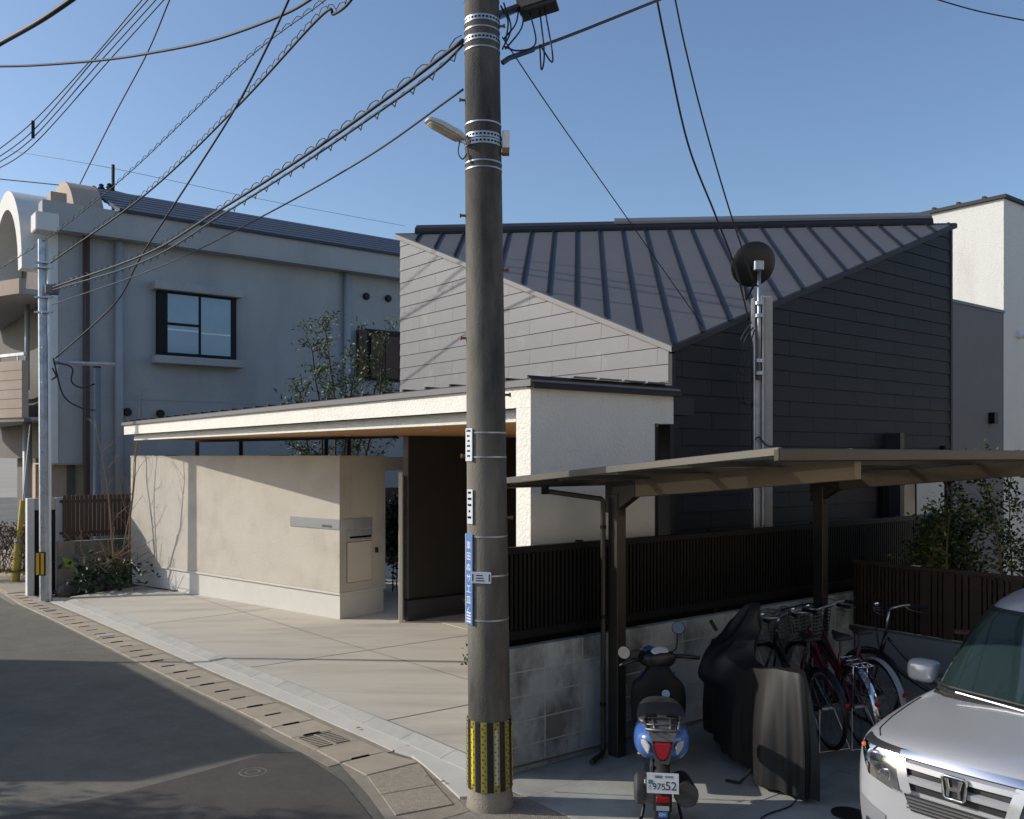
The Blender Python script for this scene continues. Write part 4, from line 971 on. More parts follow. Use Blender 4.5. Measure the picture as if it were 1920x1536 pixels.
wire('brown cable rising right from the big pole to the top edge', [pax(pz(120)) + V((.14, -.02, 0)), dp(955, 110, 6.3), dp(1000, 92, 6.4), dp(1090, 58, 6.8), dp(1240, -2, 7.4), dp(1300, -26, 7.6)], .012, None, mat('cable_brown', (.05, .035, .025), .6))
m = MB(); m.tube([dp(942, 118, 6.28), dp(955, 109, 6.3), dp(1000, 93, 6.4)], .018, 8); o = thing('cable_sleeve', 'blue sleeve around the cable beside the big pole', 'sleeve', dp(955, 109, 6.3)); m.build('sleeve', mat('sleeve_blue', (.02, .06, .12), .5), o)
wire('very thin drop wire slanting down to the dark roof edge', [pax(pz(70)) + V((.14, 0, 0)), dp(1040, 216, 7), dp(1180, 415, 8.2), dp(1318, 612, 9.3)], .005)
wire('left of the two drop wires reaching the antenna mast', [dp(1228, -20, 7.6), dp(1250, 90, 7.9), dp(1290, 270, 8.4), dp(1340, 400, 8.8), dp(1378, 500, 9.1), dp(1404, 600, 9.3)], .010)
wire('right of the two drop wires reaching the antenna mast', [dp(1262, -20, 7.7), dp(1285, 90, 8), dp(1320, 230, 8.4), dp(1365, 385, 8.9), dp(1412, 528, 9.28)], .008)
wire('lone wire across the top right corner of the sky', [dp(1720, -12, 14), dp(1830, 20, 14), dp(1940, 42, 14)], .010)
wire('pair of roof level wires at the far left', [dp(-20, 334, 25), dp(120, 348, 24.5), dp(212, 358, 24), dp(300, 383, 24)], .014)
wire('hair thin wire from the roof mast across to the dark roof', [dp(20, 283, 26), dp(212, 316, 24), dp(480, 372, 27), dp(760, 424, 30)], .006)
# ================================================================ car (only its front quarter shows; the whole shell is built)
C0 = V((2.304, 4.62, 0))
def cf(f, l, z): return C0 + B * f + A * l + UP * z
M_silver = mat('car_silver', (.47, .48, .51), .30, metal=.25, var=.0, coat=1.0)
M_cglass = mat('car_glass', (.018, .034, .034), .04, var=.05, spec=.9, coat=.5)
M_clamp = glass('headlamp_glass', (.85, .88, .9), .02, .5)
car = thing('car', 'silver family car parked nose out under the carport edge', 'car', C0)
def ring(f, w, zb, zs, zt, crown=.0):
    half = [(0, zb), (.5 * w, zb), (.86 * w, zb + .01), (.985 * w, zb + .10), (1.0 * w, (zb + zs) * .5), (.995 * w, zs - .10), (.965 * w, zs - .015), (.88 * w, zs + .035 * 1), (.62 * w, zs + (zt - zs) * .72), (.3 * w, zs + (zt - zs) * .95), (0, zt)]
    pts = half + [(-l, z) for l, z in half[-2:0:-1]]
    return [cf(f, l, z) for l, z in pts]
rings = []
for f, w, zb, zs, zt in ((-.03, .34, .36, .66, .74), (.0, .50, .26, .75, .82), (.04, .58, .22, .775, .85), (.10, .635, .20, .79, .868), (.22, .69, .19, .805, .885), (.4, .715, .19, .825, .90), (.6, .73, .19, .85, .92), (.85, .737, .19, .88, .945),
                         (1.1, .737, .19, .90, .95), (2.0, .737, .19, .93, .98), (3.1, .735, .19, .94, .98), (3.35, .70, .22, .92, .96), (3.42, .62, .3, .85, .9)):
    rings.append(ring(f, w, zb, zs, zt))
mbody = MB(); mbody.loft(rings)
body = mbody.build('body', M_silver, car, smooth=True, sub=2)
# evaluated body for projecting details
def eval_bvh(mb, lv=2):
    me = bpy.data.meshes.new('tmp'); me.from_pydata(mb.v, [], mb.f); o = bpy.data.objects.new('tmp', me); COL.objects.link(o)
    md = o.modifiers.new('s', 'SUBSURF'); md.levels = lv
    dg = bpy.context.evaluated_depsgraph_get(); dg.update(); ev = o.evaluated_get(dg)
    b = BVHTree.FromObject(ev, dg); bpy.data.objects.remove(o); return b
bv = eval_bvh(mbody)
def proj(l, z, off, out=0.0):
    """front projection: travel along +B (rearwards), optionally fanned outwards, until the body is met"""
    d = (B - A * out * l).normalized(); o = cf(-.6, l + .6 * out * l, z)
    h = bv.ray_cast(o, d)
    p = h[0] if h[0] is not None else cf(.3, l, z)
    return p - d * off
def topproj(f, l, off):
    h = bv.ray_cast(cf(f, l, 3), -UP); p = h[0] if h[0] is not None else cf(f, l, 1); return p + UP * off
def patch(name, m, quad, off, par=car, nu=10, nv=6, pf=proj, thick=.0, out=0., smooth=True):
    (a, b, c, d) = [V((*q, 0)) for q in quad]; g = MB()
    for j in range(nv + 1):
        for i in range(nu + 1):
            u, v = i / nu, j / nv; q = (a * (1 - u) + b * u) * (1 - v) + (d * (1 - u) + c * u) * v
            g.v.append(tuple(pf(q.x, q.y, off, out) if pf is proj else pf(q.x, q.y, off)))
    for j in range(nv):
        for i in range(nu): g.f.append((j * (nu + 1) + i, j * (nu + 1) + i + 1, (j + 1) * (nu + 1) + i + 1, (j + 1) * (nu + 1) + i))
    return g.build(name, m, par, smooth=smooth, recalc=False)
M_lampin = mat('lamp_reflector', (.75, .76, .78), .12, metal=.95, var=.35, vs=14)
M_grl = mat('grille_dark', (.02, .021, .024), .5)
for sg in (1, -1):
    hl = patch('headlight', M_lampin, ((sg * .60, .80), (sg * .335, .795), (sg * .315, .60), (sg * .50, .645)), .008, nu=14, nv=8, out=.25)
    patch('lamp_lens', M_clamp, ((sg * .605, .805), (sg * .33, .80), (sg * .31, .595), (sg * .505, .64)), .020, hl, nu=14, nv=8, out=.25)
    patch('lamp_brow', M_grl, ((sg * .61, .825), (sg * .315, .822), (sg * .315, .795), (sg * .605, .80)), .024, hl, nu=14, nv=2, out=.25)
    for dl, dz, r in ((.47, .735, .045), (.40, .66, .035)):
        c = proj(sg * dl, dz, .012, .25); m = MB(); m.lathe(c, -B, [(r, -.01), (r, .006), (r * .7, -.004), (.001, -.006)], 18); m.build('bulb_bowl', M_chrome, hl, smooth=rad(40))
    c = proj(sg * .575, .775, .012, .25); m = MB(); m.ell(c, (.018, .018, .014)); m.build('side_marker', mat('amber', (.6, .16, .02), .3), hl)
    patch('fog_recess', mat('car_recess', (.30, .31, .34), .45, metal=.4), ((sg * .60, .50), (sg * .40, .44), (sg * .42, .27), (sg * .58, .27)), .004, nu=8, nv=6, out=.2)
    patch('fog_lamp', M_grl, ((sg * .54, .39), (sg * .45, .37), (sg * .45, .29), (sg * .54, .29)), .010, nu=6, nv=5, out=.2)
patch('grille', M_grl, ((.33, .79), (-.33, .79), (-.27, .625), (.27, .625)), .006, nu=20, nv=5)
cb = patch('chrome_bar', M_chrome, ((.325, .823), (-.325, .823), (-.32, .788), (.32, .788)), .026, nu=24, nv=2)
for za, zb_, w in ((.778, .732, .31), (.706, .66, .275)):
    g = MB(); N = 24; rg = []
    for i in range(N + 1):
        l = w - 2 * w * i / N; k = 1 - .25 * abs(l / w) ** 4
        rg.append([proj(l, za, .010), proj(l, za - .008, .038 * k), proj(l, zb_ + .01, .034 * k), proj(l, zb_, .010)])
    g.loft(rg, True, True); g.build('grille_slat', M_silver, car, smooth=rad(40))
for sg in (1, -1): patch('grille_cheek', M_silver, ((sg * .338, .785), (sg * .28, .785), (sg * .235, .62), (sg * .295, .62)), .030, nu=5, nv=6)
patch('lower_grille', M_grl, ((.29, .60), (-.29, .60), (-.25, .515), (.25, .515)), .006, nu=16, nv=4)
for k in range(4):
    z = .527 + k * .018; g = MB(); rg = [[proj(l, z, .006), proj(l, z, .014), proj(l, z + .008, .014), proj(l, z + .008, .006)] for l in [.27 - .54 * i / 16 for i in range(17)]]; g.loft(rg, True, True); g.build('grille_bar', M_trimg, car)
# badge: square chrome frame with the letter inside
bc = proj(0, .715, .045)
def bq(a, b, c): return bc + A * a - B * b + UP * c
bd = MB().box(-.058, .058, -.01, .0, -.055, .050, bq).build('badge', M_grl, car, bevel=.012, seg=2)
m = MB(); P = [(-.062, .045), (-.05, .056), (.05, .056), (.062, .045), (.054, -.045), (.042, -.058), (-.042, -.058), (-.054, -.045)]
m.tube([bq(x, .004, y) for x, y in P + P[:2]], .007, 6); m.build('badge_frame', M_chrome, bd, smooth=True)
for sg in (1, -1):
    m = MB(); m.loft([[bq(sg * x0, .002, z), bq(sg * x1, .002, z), bq(sg * x1, .014, z), bq(sg * x0, .014, z)] for x0, x1, z in ((.026, .047, .045), (.018, .034, -.004), (.022, .036, -.045))]); m.build('badge_stem', M_chrome, bd, bevel=.002)
MB().box(-.022, .022, .002, .013, -.013, .006, bq).build('badge_bar', M_chrome, bd)
# hood shut lines
for sg in (1, -1):
    m = MB(); m.tube([topproj(f, sg * l, .001) for f, l in ((.10, .50), (.2, .56), (.4, .60), (.6, .62), (.80, .63))], .004, 5); m.build('hood_gap', M_grl, car)
# cabin
M_crub = mat('car_rubber', (.015, .015, .016), .55)
def cring(z, f0, f1, w, fl):           # footprint ring at height z
    pts = []
    half = [(f0, 0), (f0 + .01, w * .45), (f0 + .07, w * .80), (f0 + .20, w * .965), (f0 + .55, w), ((f0 + f1) / 2, w), (f1 - .4, w * .97), (f1 - .08, w * .85), (f1, w * .4), (f1 + .01, 0)]
    return [cf(f, l, z) for f, l in half] + [cf(f, -l, z) for f, l in half[-2:0:-1]]
mcab = MB(); mcab.loft([cring(.86, .74, 3.40, .70, 0), cring(.95, .84, 3.39, .685, 0), cring(1.2, 1.07, 3.36, .635, 0), cring(1.40, 1.28, 3.3, .575, 0), cring(1.50, 1.55, 3.22, .53, 0), cring(1.54, 2.0, 3.0, .40, 0)])
cabin = mcab.build('cabin', M_silver, car, smooth=True, sub=2)
bvc = eval_bvh(mcab)
def cproj(a, z, off):
    """a: angle parameter -1..1 across the windscreen"""
    f_in = cf(2.4, a * .25, z); d = (-B + A * a * .62).normalized()
    h = bvc.ray_cast(f_in + d * 4, -d); p = h[0] if h[0] is not None else cf(1.5, a, z); return p + d * off
ws = patch('windscreen', M_cglass, ((-.85, 1.40), (.85, 1.40), (.9, .955), (-.9, .955)), .010, nu=20, nv=10, pf=cproj)
for a0, a1, z0, z1 in ((-.92, .92, .955, .935), (-.87, .87, 1.42, 1.40)): patch('screen_seal', M_crub, ((a0, z1), (a1, z1), (a1, z0), (a0, z0)), .012, car, nu=20, nv=1, pf=cproj)
for sg in (1, -1):
    patch('screen_seal', M_crub, ((sg * .85, 1.42), (sg * .88, 1.42), (sg * .94, .935), (sg * .9, .935)), .013, car, nu=2, nv=8, pf=cproj)
    def sproj(f, z, off, sg=sg):
        d = A * sg; h = bvc.ray_cast(cf(f, sg * 3, z), -d); p = h[0] if h[0] is not None else cf(f, sg * .7, z); return p + d * off
    patch('side_window', M_cglass, ((1.55, 1.42), (2.6, 1.43), (2.6, .98), (1.15, .98)), .006, car, nu=10, nv=6, pf=sproj)
    # mirror
    mc = cf(1.22, sg * .83, .97); m = MB(); m.loft([[mc + B * x + A * (.105 * k * math.copysign(abs(math.cos(a)) ** .6, math.cos(a))) + UP * (.078 * k * math.copysign(abs(math.sin(a)) ** .6, math.sin(a))) for a in [2 * math.pi * q_ / 20 for q_ in range(20)]] for x, k in ((-.07, .55), (-.055, .8), (-.02, .97), (.03, 1.0), (.05, .96))]); mr_ = m.build('mirror', M_silver, car, smooth=True)
    m = MB(); m.tube([cf(1.22, sg * .70, .92), cf(1.22, sg * .81, .915)], .035, 8); m.build('mirror_foot', M_crub, mr_)
    for f in (.62, 2.95):
        m = MB(); c = cf(f, sg * .64, .27); m.lathe(c - A * sg * .1, A * sg, [(.17, 0), (.265, .0), (.27, .05), (.27, .15), (.26, .19), (.18, .20)], 28); wh = m.build('wheel', M_rubber, car, smooth=rad(40))
        m = MB(); m.lathe(c - A * sg * .1, A * sg, [(.18, .19), (.17, .16), (.05, .17), (.001, .18)], 20); m.build('rim', M_trimg, wh)
        g = MB(); rg = []
        for k in range(15):
            an = rad(-10 + 200 * k / 14); 
            rg.append([cf(f + r * math.cos(an), sg * .741, .27 + r * math.sin(an)) for r in (.27, .32)])
        g.loft(rg, False, False); g.build('arch_gap', M_grl, car)
# cowl panel and wipers
patch('cowl', M_crub, ((-.95, .935), (.95, .935), (.98, .90), (-.98, .90)), .02, car, nu=18, nv=1, pf=cproj)
for a0, a1, z1 in ((.75, -.12, .96), (-.05, -.8, .96)):
    m = MB(); m.tube([cproj(a0 + (a1 - a0) * k / 8, 0.958 + .02 * math.sin(k / 8 * 3), .030) for k in range(9)], .009, 6); wpo = m.build('wiper', M_crub, car)
    m = MB(); m.tube([cproj(a1 + .1 * (a0 - a1), .945, .045), cproj(a0 * .55 + a1 * .45, .965, .05)], .007, 6); m.build('wiper_arm', M_stain, wpo)
# seat backs and wheel inside are hidden by the dark glass
# ================================================================ scooter (local: x forward, y left, z up)
M_sblue = mat('scooter_blue', (.055, .14, .42), .28, var=.03, coat=.8)
M_sgrey = mat('scooter_grey', (.16, .15, .145), .38, metal=.4, var=.05)
M_red = mat('lens_red', (.42, .012, .03), .15, var=.15, vs=30, coat=.5)
M_clear = mat('lens_clear', (.55, .56, .55), .12, metal=.3, var=.3, vs=60)
sc0 = V((.985, 5.93, 0)); hd = V((.135, .99, 0)).normalized()
sc = thing('scooter', 'blue scooter with green tagged white number plate, seen from behind', 'scooter', sc0, math.atan2(hd.y, hd.x))
def L(name, m_, mt, par=None, **k): return m_.build(name, mt, par or sc, local=True, **k)
def wheel_mb(cx, cz, R, w, n=36):
    m = MB(); m.lathe(V((cx, -w / 2, cz)), V((0, 1, 0)), [(R * .62, .0), (R * .92, .0), (R, w * .28), (R, w * .72), (R * .92, w), (R * .62, w)], n); return m
for cx in (0, 1.18):
    wh = L('wheel', wheel_mb(cx, .215, .215, .10), M_rubber, smooth=rad(40)); m = MB(); m.lathe(V((cx, -.04, .215)), V((0, 1, 0)), [(.135, 0), (.03, .02), (.03, .06), (.135, .08)], 20); L('rim', m, M_sgrey, wh)
# rear cowl: loft of cross sections
def sec(x, w, z0, z1, r=.5, n=20, p=2.6):
    out = []
    for k in range(n):
        a = 2 * math.pi * k / n; c, s_ = math.cos(a), math.sin(a)
        out.append(V((x, w * math.copysign(abs(c) ** (2 / p), c), (z0 + z1) / 2 + (z1 - z0) / 2 * math.copysign(abs(s_) ** (2 / p), s_))))
    return out
m = MB(); m.loft([sec(-.165, .085, .50, .60), sec(-.12, .155, .435, .635), sec(-.03, .185, .41, .655), sec(.12, .19, .39, .665), sec(.32, .17, .36, .65), sec(.46, .14, .30, .6)]); cowl = L('rear_cowl', m, M_sblue, smooth=True, sub=1)
# grey centre panel, tail lamp, indicators
def cpt(x, y, z): return V((x, y, z))
m = MB(); m.loft([[cpt(-.172, -.045, .445), cpt(-.172, .045, .445), cpt(-.17, .04, .43), cpt(-.17, -.04, .43)], [cpt(-.190, -.065, .56), cpt(-.190, .065, .56), cpt(-.16, .065, .56), cpt(-.16, -.065, .56)], [cpt(-.168, -.09, .63), cpt(-.168, .09, .63), cpt(-.12, .09, .62), cpt(-.12, -.09, .62)], [cpt(-.06, -.11, .65), cpt(-.06, .11, .65), cpt(-.04, .11, .63), cpt(-.04, -.11, .63)]]); L('centre_panel', m, M_sgrey, bevel=.006)
m = MB(); tl = [(-.056, .575), (.056, .575), (.047, .53), (.03, .485), (.012, .465), (-.012, .465), (-.03, .485), (-.047, .53)]
m.ext([cpt(-.180 - .0 * z, y, z) for y, z in tl], V((-.022, 0, 0))); L('tail_lamp', m, M_red, bevel=.008, seg=2)
m = MB(); m.ext([cpt(-.176, y, z) for y, z in [(y * 1.13, .525 + (z - .525) * 1.12) for y, z in tl]], V((-.014, 0, 0))); L('lamp_bezel', m, M_black)
for sg in (1, -1):
    m = MB(); q = [(.075, .55), (.10, .578), (.135, .575), (.13, .545), (.105, .51), (.085, .495)]
    m.ext([cpt(-.115 - .06 * (1 - (y - .075) / .06), sg * y, z) for y, z in q], V((-.022, sg * .006, 0))); L('indicator', m, M_clear, bevel=.006)
# seat, rack
m = MB(); m.loft([sec(-.02, .12, .625, .655), sec(.04, .165, .615, .685), sec(.2, .165, .605, .70), sec(.42, .15, .60, .695), sec(.6, .11, .59, .67), sec(.66, .07, .60, .65)]); L('seat', m, mat('seat_vinyl', (.05, .05, .052), .42, var=.08), smooth=True, sub=1)
m = MB()
rk = [(-.20, -.10), (-.215, 0), (-.20, .10), (.03, .12), (.03, -.12)]
m.tube([V((x, y, .660)) for x, y in rk + rk[:1]], .010, 8); m.tube([V((-.18, -.05, .662)), V((.03, -.06, .664))], .007, 6); m.tube([V((-.18, .05, .662)), V((.03, .06, .664))], .007, 6); m.tube([V((-.1, -.11, .662)), V((-.1, .11, .662))], .007, 6)
L('rear_rack', m, mat('rack_grey', (.14, .14, .145), .4, metal=.6), smooth=True)
MB().box(-.16, .0, -.085, .085, .652, .656).build('rack_plate', M_sgrey, sc, local=True)
m = MB(); m.tube([V((.01, -.10, .665)), V((.01, -.1, .69)), V((.01, -.03, .695))], .012, 8); m.tube([V((.01, .10, .665)), V((.01, .1, .69)), V((.01, .03, .695))], .012, 8); L('grab_bar', m, M_black)
# plate, reflector, mudguard
pb = lambda a, b, c: V((-.225 + b, a, c))
MB().box(-.10, .10, 0, .003, .27, .392, lambda a, b, c: V((-.235 - b + (c - .27) * .16, a, c))).build('number_plate', mat('plate_white', (.62, .64, .68), .45), sc, bevel=.0, local=True)
npx = lambda c: -.2385 + (c - .27) * .16
M_plt = mat('plate_ink', (.012, .016, .022), .5)
npl = [o for o in sc.children if o.name.startswith('number_plate')][0]
upv = V((.158, 0, .987))
text('digits', '975', .056, M_plt, npl, V((npx(.29), .066, .292)), V((0, -1, 0)), upv, local=True)
text('digits', '52', .074, M_plt, npl, V((npx(.29), -.014, .292)), V((0, -1, 0)), upv, local=True)
text('kana', 'ろ', .030, M_plt, npl, V((npx(.30), .096, .294)), V((0, -1, 0)), upv, local=True)
for y in (.052, .036, .02, -.012, -.030, -.048):
    text('district', '中' if y < 0 else '南', .020, M_plt, npl, V((npx(.365), y, .362)), V((0, -1, 0)), upv, local=True)
MB().box(.062, .090, -.0005, .0012, .325, .350, lambda a, b, c: V((npx(c) - b, a, c))).build('green_tag', mat('tag_green', (.03, .22, .12), .5), npl, local=True)
MB().box(-.06, .06, -.20, .0, .0, .02, lambda a, b, c: V((-.165 - c + (-.1 - b) * .3, a, .32 + b))).build('mudguard', M_blackp, sc, bevel=.006, local=True)
m = MB(); m.loft([[V((-.20, -.05, .245)), V((-.20, .05, .245)), V((-.19, .05, .245)), V((-.19, -.05, .245))], [V((-.215, -.035, .10)), V((-.215, .035, .10)), V((-.20, .035, .10)), V((-.2, -.035, .1))]]); L('mudflap', m, M_blackp)
MB().box(-.042, .042, -.01, .008, .205, .24, lambda a, b, c: V((-.215 + b, a, c))).build('reflector', mat('reflector_red', (.35, .01, .012), .2), sc, bevel=.004, local=True)
MB().box(-.040, .040, -.0015, .0, .155, .185, lambda a, b, c: V((-.222 + b, a, c))).build('grey_sticker', mat('sticker_grey', (.40, .42, .42), .5), sc, local=True)
MB().box(-.03, .03, -.0015, .0, .112, .150, lambda a, b, c: V((-.225 + b, a, c))).build('blue_sticker', mat('sticker_blue', (.04, .16, .55), .5), sc, local=True)
bs_ = [o for o in sc.children if o.name.startswith('blue_sticker')][0]
text('sticker_letters', 'GM', .026, M_white, bs_, V((-.2275, .022, .122)), V((0, -1, 0)), UP, local=True)
# engine, muffler, stand, shield, floor, fork, head
m = MB(); m.box(-.1, .25, .045, .13, .14, .30); L('engine', m, M_sgrey, bevel=.02)
m = MB(); m.lathe(V((-.02, .1, .22)), V((0, 1, 0)), [(.09, 0), (.1, .02), (.1, .06), (.07, .08), (.001, .085)], 24); L('transmission_cover', m, mat('cover_grey', (.09, .09, .09), .45, metal=.4), smooth=rad(40))
m = MB(); m.tube([V((-.2, -.15, .25)), V((-.15, -.15, .24)), V((.2, -.13, .20)), V((.3, -.11, .19))], [.075, .08, .07, .03], 16); L('muffler', m, mat('muffler_black', (.03, .03, .031), .5), smooth=rad(50))
m = MB(); m.box(-.12, .1, .06, .075, .17, .40); L('shock', m, M_sgrey)
for sg in (1, -1): m = MB(); m.tube([V((.12, sg * .1, .14)), V((.0, sg * .13, .02)), V((-.06, sg * .15, .012))], .011, 8); L('centre_stand', m, M_blackp)
m = MB(); m.box(.5, .95, -.16, .16, .24, .29); L('floorboard', m, M_blackp, bevel=.02)
m = MB(); m.loft([[V((x, y, z)) for x, y in ((a, -w), (a - .06, -w * .7), (a - .09, 0), (a - .06, w * .7), (a, w), (a + .09, w * .6), (a + .12, 0), (a + .09, -w * .6))] for z, a, w in ((.26, .97, .19), (.40, .95, .235), (.60, .93, .24), (.69, .93, .22), (.74, .93, .12), (.84, .93, .09))]); L('leg_shield', m, mat('shield_black', (.008, .008, .009), .6, spec=.25), smooth=rad(50), sub=1)
m = MB(); m.loft([[V((a + .10, y, z)) for y in (-w, 0, w)] for z, a, w in ((.3, .98, .12), (.5, .98, .17), (.74, .95, .13))], False, False); L('front_cowl', m, M_sblue, smooth=True)
m = MB(); m.lathe(V((.845, -.055, .62)), V((-1, 0, .1)), [(.03, 0), (.03, .008), (.022, .01), (.001, .01)], 18); L('badge', m, mat('badge_blue', (.25, .38, .52), .3))
m = MB(); m.tube([V((1.18, .06, .215)), V((1.08, .06, .45)), V((1.0, .0, .8))], .022, 10); m.tube([V((1.18, -.06, .215)), V((1.08, -.06, .45))], .022, 10); L('fork', m, M_sgrey)
m = MB(); m.loft([[V((1.18 + .24 * math.cos(rad(a)), y, .215 + .24 * math.sin(rad(a)))) for y in (-.06, 0, .06)] for a in range(10, 171, 16)], False, False); L('front_fender', m, M_sblue, smooth=True)
hh = Matrix.Rotation(rad(26), 3, 'Z')      # handlebar turned to the left
hc_ = V((.98, 0, .86))
def hl_(p): return hc_ + hh @ V(p)
m = MB(); m.loft([[hl_((x, y * w, z)) for y, z in ((-1, 0), (-.8, .045), (0, .06), (.8, .045), (1, 0), (.8, -.06), (0, -.09), (-.8, -.06))] for x, w in ((-.09, .09), (-.04, .16), (.05, .17), (.11, .12), (.14, .05))]); L('handlebar_cowl', m, M_blackp, smooth=True, sub=1)
m = MB(); m.loft([[hl_((x, y * w, z)) for y, z in ((-1, 0), (-.6, .05), (0, .065), (.6, .05), (1, 0))] for x, w in ((.03, .14), (.1, .13), (.16, .07))], False, False); L('headlamp_cowl', m, M_sblue, smooth=True)
m = MB(); rot = hh @ Matrix.Rotation(rad(-55), 3, 'Y'); m.ell(hl_((-.05, .01, .062)), (.035, .075, .008), 20, 8, rot=rot); L('meter', m, mat('meter_face', (.42, .46, .50), .15, var=.1, vs=60), smooth=True)
for sg in (1, -1):
    m = MB(); m.tube([hl_((0, sg * .12, .005)), hl_((-.03, sg * .22, .0)), hl_((-.07, sg * .32, -.01))], .016, 10); L('grip', m, M_blackp, smooth=True)
    m = MB(); m.tube([hl_((.03, sg * .16, .0)), hl_((.03, sg * .22, -.005)), hl_((-.02, sg * .33, -.03))], .006, 8); L('brake_lever', m, M_stain, smooth=True)
    m = MB(); m.tube(catmull([hl_((.02, sg * .13, .03)), hl_((.0, sg * .16, .07)), hl_((-.01, sg * (.25 if sg > 0 else .16), .06 if sg > 0 else .18))], 6), .006, 8); st = L('mirror_stem', m, M_blackp, smooth=True)
    mcn = hl_((-.01, sg * (.29 if sg > 0 else .17), .06 if sg > 0 else .22)); nrm = V((-1, .25, -.02)).normalized() if sg > 0 else V((-1, 0, .55)).normalized()
    m = MB(); m.lathe(mcn + nrm * -.02, nrm, [(.02, -.01), (.048, .0), (.052, .014), (.05, .018)], 24); L('mirror', m, M_blackp, smooth=rad(40))
    m = MB(); m.lathe(mcn + nrm * -.002, nrm, [(.046, 0), (.046, .002), (.001, .002)], 24); L('mirror_glass', m, mat('mirror_glass', (.85, .87, .9), .02, metal=1, var=0))
# ================================================================ covered motorcycle
M_cov = mat('cover_cloth', (.011, .011, .012), .5, var=.15, vs=5, bump=.08, bs=220, spec=.55)
mc0 = V((2.03, 6.32, 0)); mh = V((-.22, .975, 0)).normalized(); mr = V((mh.y, -mh.x, 0))
mc = thing('covered_motorcycle', 'motorcycle under a loose black rain cover beside the scooter', 'motorcycle', mc0)
def cq(d, l, z): return mc0 + mh * d + mr * l + UP * z
rnd = random.Random(3)
def lerp_tab(tab, x):
    if x <= tab[0][0]: return tab[0][1]
    for (a, u), (b, v) in zip(tab, tab[1:]):
        if x <= b: k = (x - a) / (b - a); k = k * k * (3 - 2 * k); return u + (v - u) * k
    return tab[-1][1]
ZR = [(-.12, .83), (0, .885), (.16, .89), (.42, .855), (.60, .80), (.78, .82), (.95, .98), (1.06, 1.17), (1.12, 1.21), (1.2, 1.06), (1.34, .86), (1.46, .62)]
LT = [(-.12, .0), (.5, -.03), (.85, -.01), (1.0, .12), (1.1, .24), (1.2, .12), (1.4, -.03)]
WT = [(-.12, .09), (.2, .12), (.5, .10), (.85, .09), (1.08, .03), (1.2, .08), (1.45, .07)]
WH = [(-.12, .20), (.2, .245), (.6, .23), (1.0, .24), (1.25, .22), (1.46, .14)]
NT, NV = 144, 26
def cfold(th):
    v = 0
    for k, (f_, ph, am) in enumerate(((9, .3, .020), (14, 1.7, .014), (23, .9, .008), (5, 2.2, .018))): v += am * (1 - 2 * abs(math.sin(f_ * th * .5 + ph)) ** .7)
    return v
cov = MB(); top = []
for i in range(NT):
    th = 2 * math.pi * i / NT; c_, s_ = math.cos(th), math.sin(th)
    cc = math.copysign(abs(c_) ** .92, c_); ss = math.copysign(abs(s_) ** .9, s_)
    fo = cfold(th)
    for j in range(NV + 1):
        v = j / NV
        dt, dh = .67 + .70 * cc, .67 + .84 * cc
        e = (1 - (1 - v) ** 1.9) * (1 - .16 * max(0, v - .55) / .45); d = dt + (dh - dt) * e
        zt_ = lerp_tab(ZR, dt); zh = .03 + .05 * (d > .5) + .06 * max(0, d - .6)
        l0 = lerp_tab(LT, dt) + lerp_tab(WT, dt) * ss; l1 = lerp_tab(WH, d) * ss - .03 * (d > .6)
        l = l0 + (l1 - l0) * e; z = zt_ + (zh - zt_) * (v ** 1.08)
        z -= .035 * abs(ss) ** 3 * (1 - v)
        amp = v * 1.9 * (1 - .3 * v)
        l += ss * fo * amp; d += cc * fo * amp
        b_ = math.exp(-((z - .72) / .17) ** 4) * math.exp(-((d - 1.06) / .2) ** 2)
        if s_ < 0: l -= .19 * b_
        else: l += .07 * math.exp(-((z - .98) / .13) ** 2) * math.exp(-((d - 1.08) / .12) ** 2)
        # cinched waist between seat and tank on the hidden side
        cov.v.append(tuple(cq(d, l, z)))
for i in range(NT):
    for j in range(NV): a = i * (NV + 1) + j; b = ((i + 1) % NT) * (NV + 1) + j; cov.f.append((a, a + 1, b + 1, b))
h2 = NT // 2
for i in range(1, h2): pass
for i in range(h2):
    a, b = i * (NV + 1), (i + 1) * (NV + 1); c, d = ((NT - i) % NT) * (NV + 1), (NT - i - 1) * (NV + 1)
    q = []
    for x in (a, b, d, c):
        if x not in q: q.append(x)
    if len(q) >= 3: cov.f.append(tuple(q))
cov.build('cover', M_cov, mc, smooth=rad(55))
m = MB(); m.tube(catmull([cq(-.06, -.05, .06), cq(-.12, -.15, .01), cq(-.2, -.35, .006), cq(-.26, -.45, .006)], 6), .006, 6); m.build('tie_cord', M_cable, mc, smooth=True)
m = MB(); m.tube([cq(.35, -.2, .1), cq(.33, -.30, .02), cq(.40, -.38, .02)], .011, 8); m.build('side_stand', M_blackp, mc)
m = MB(); m.tube([cq(1.1, -.12, .98), cq(1.1, -.17, 1.06)], .016, 8); m.build('lever_tip', M_blackp, mc)
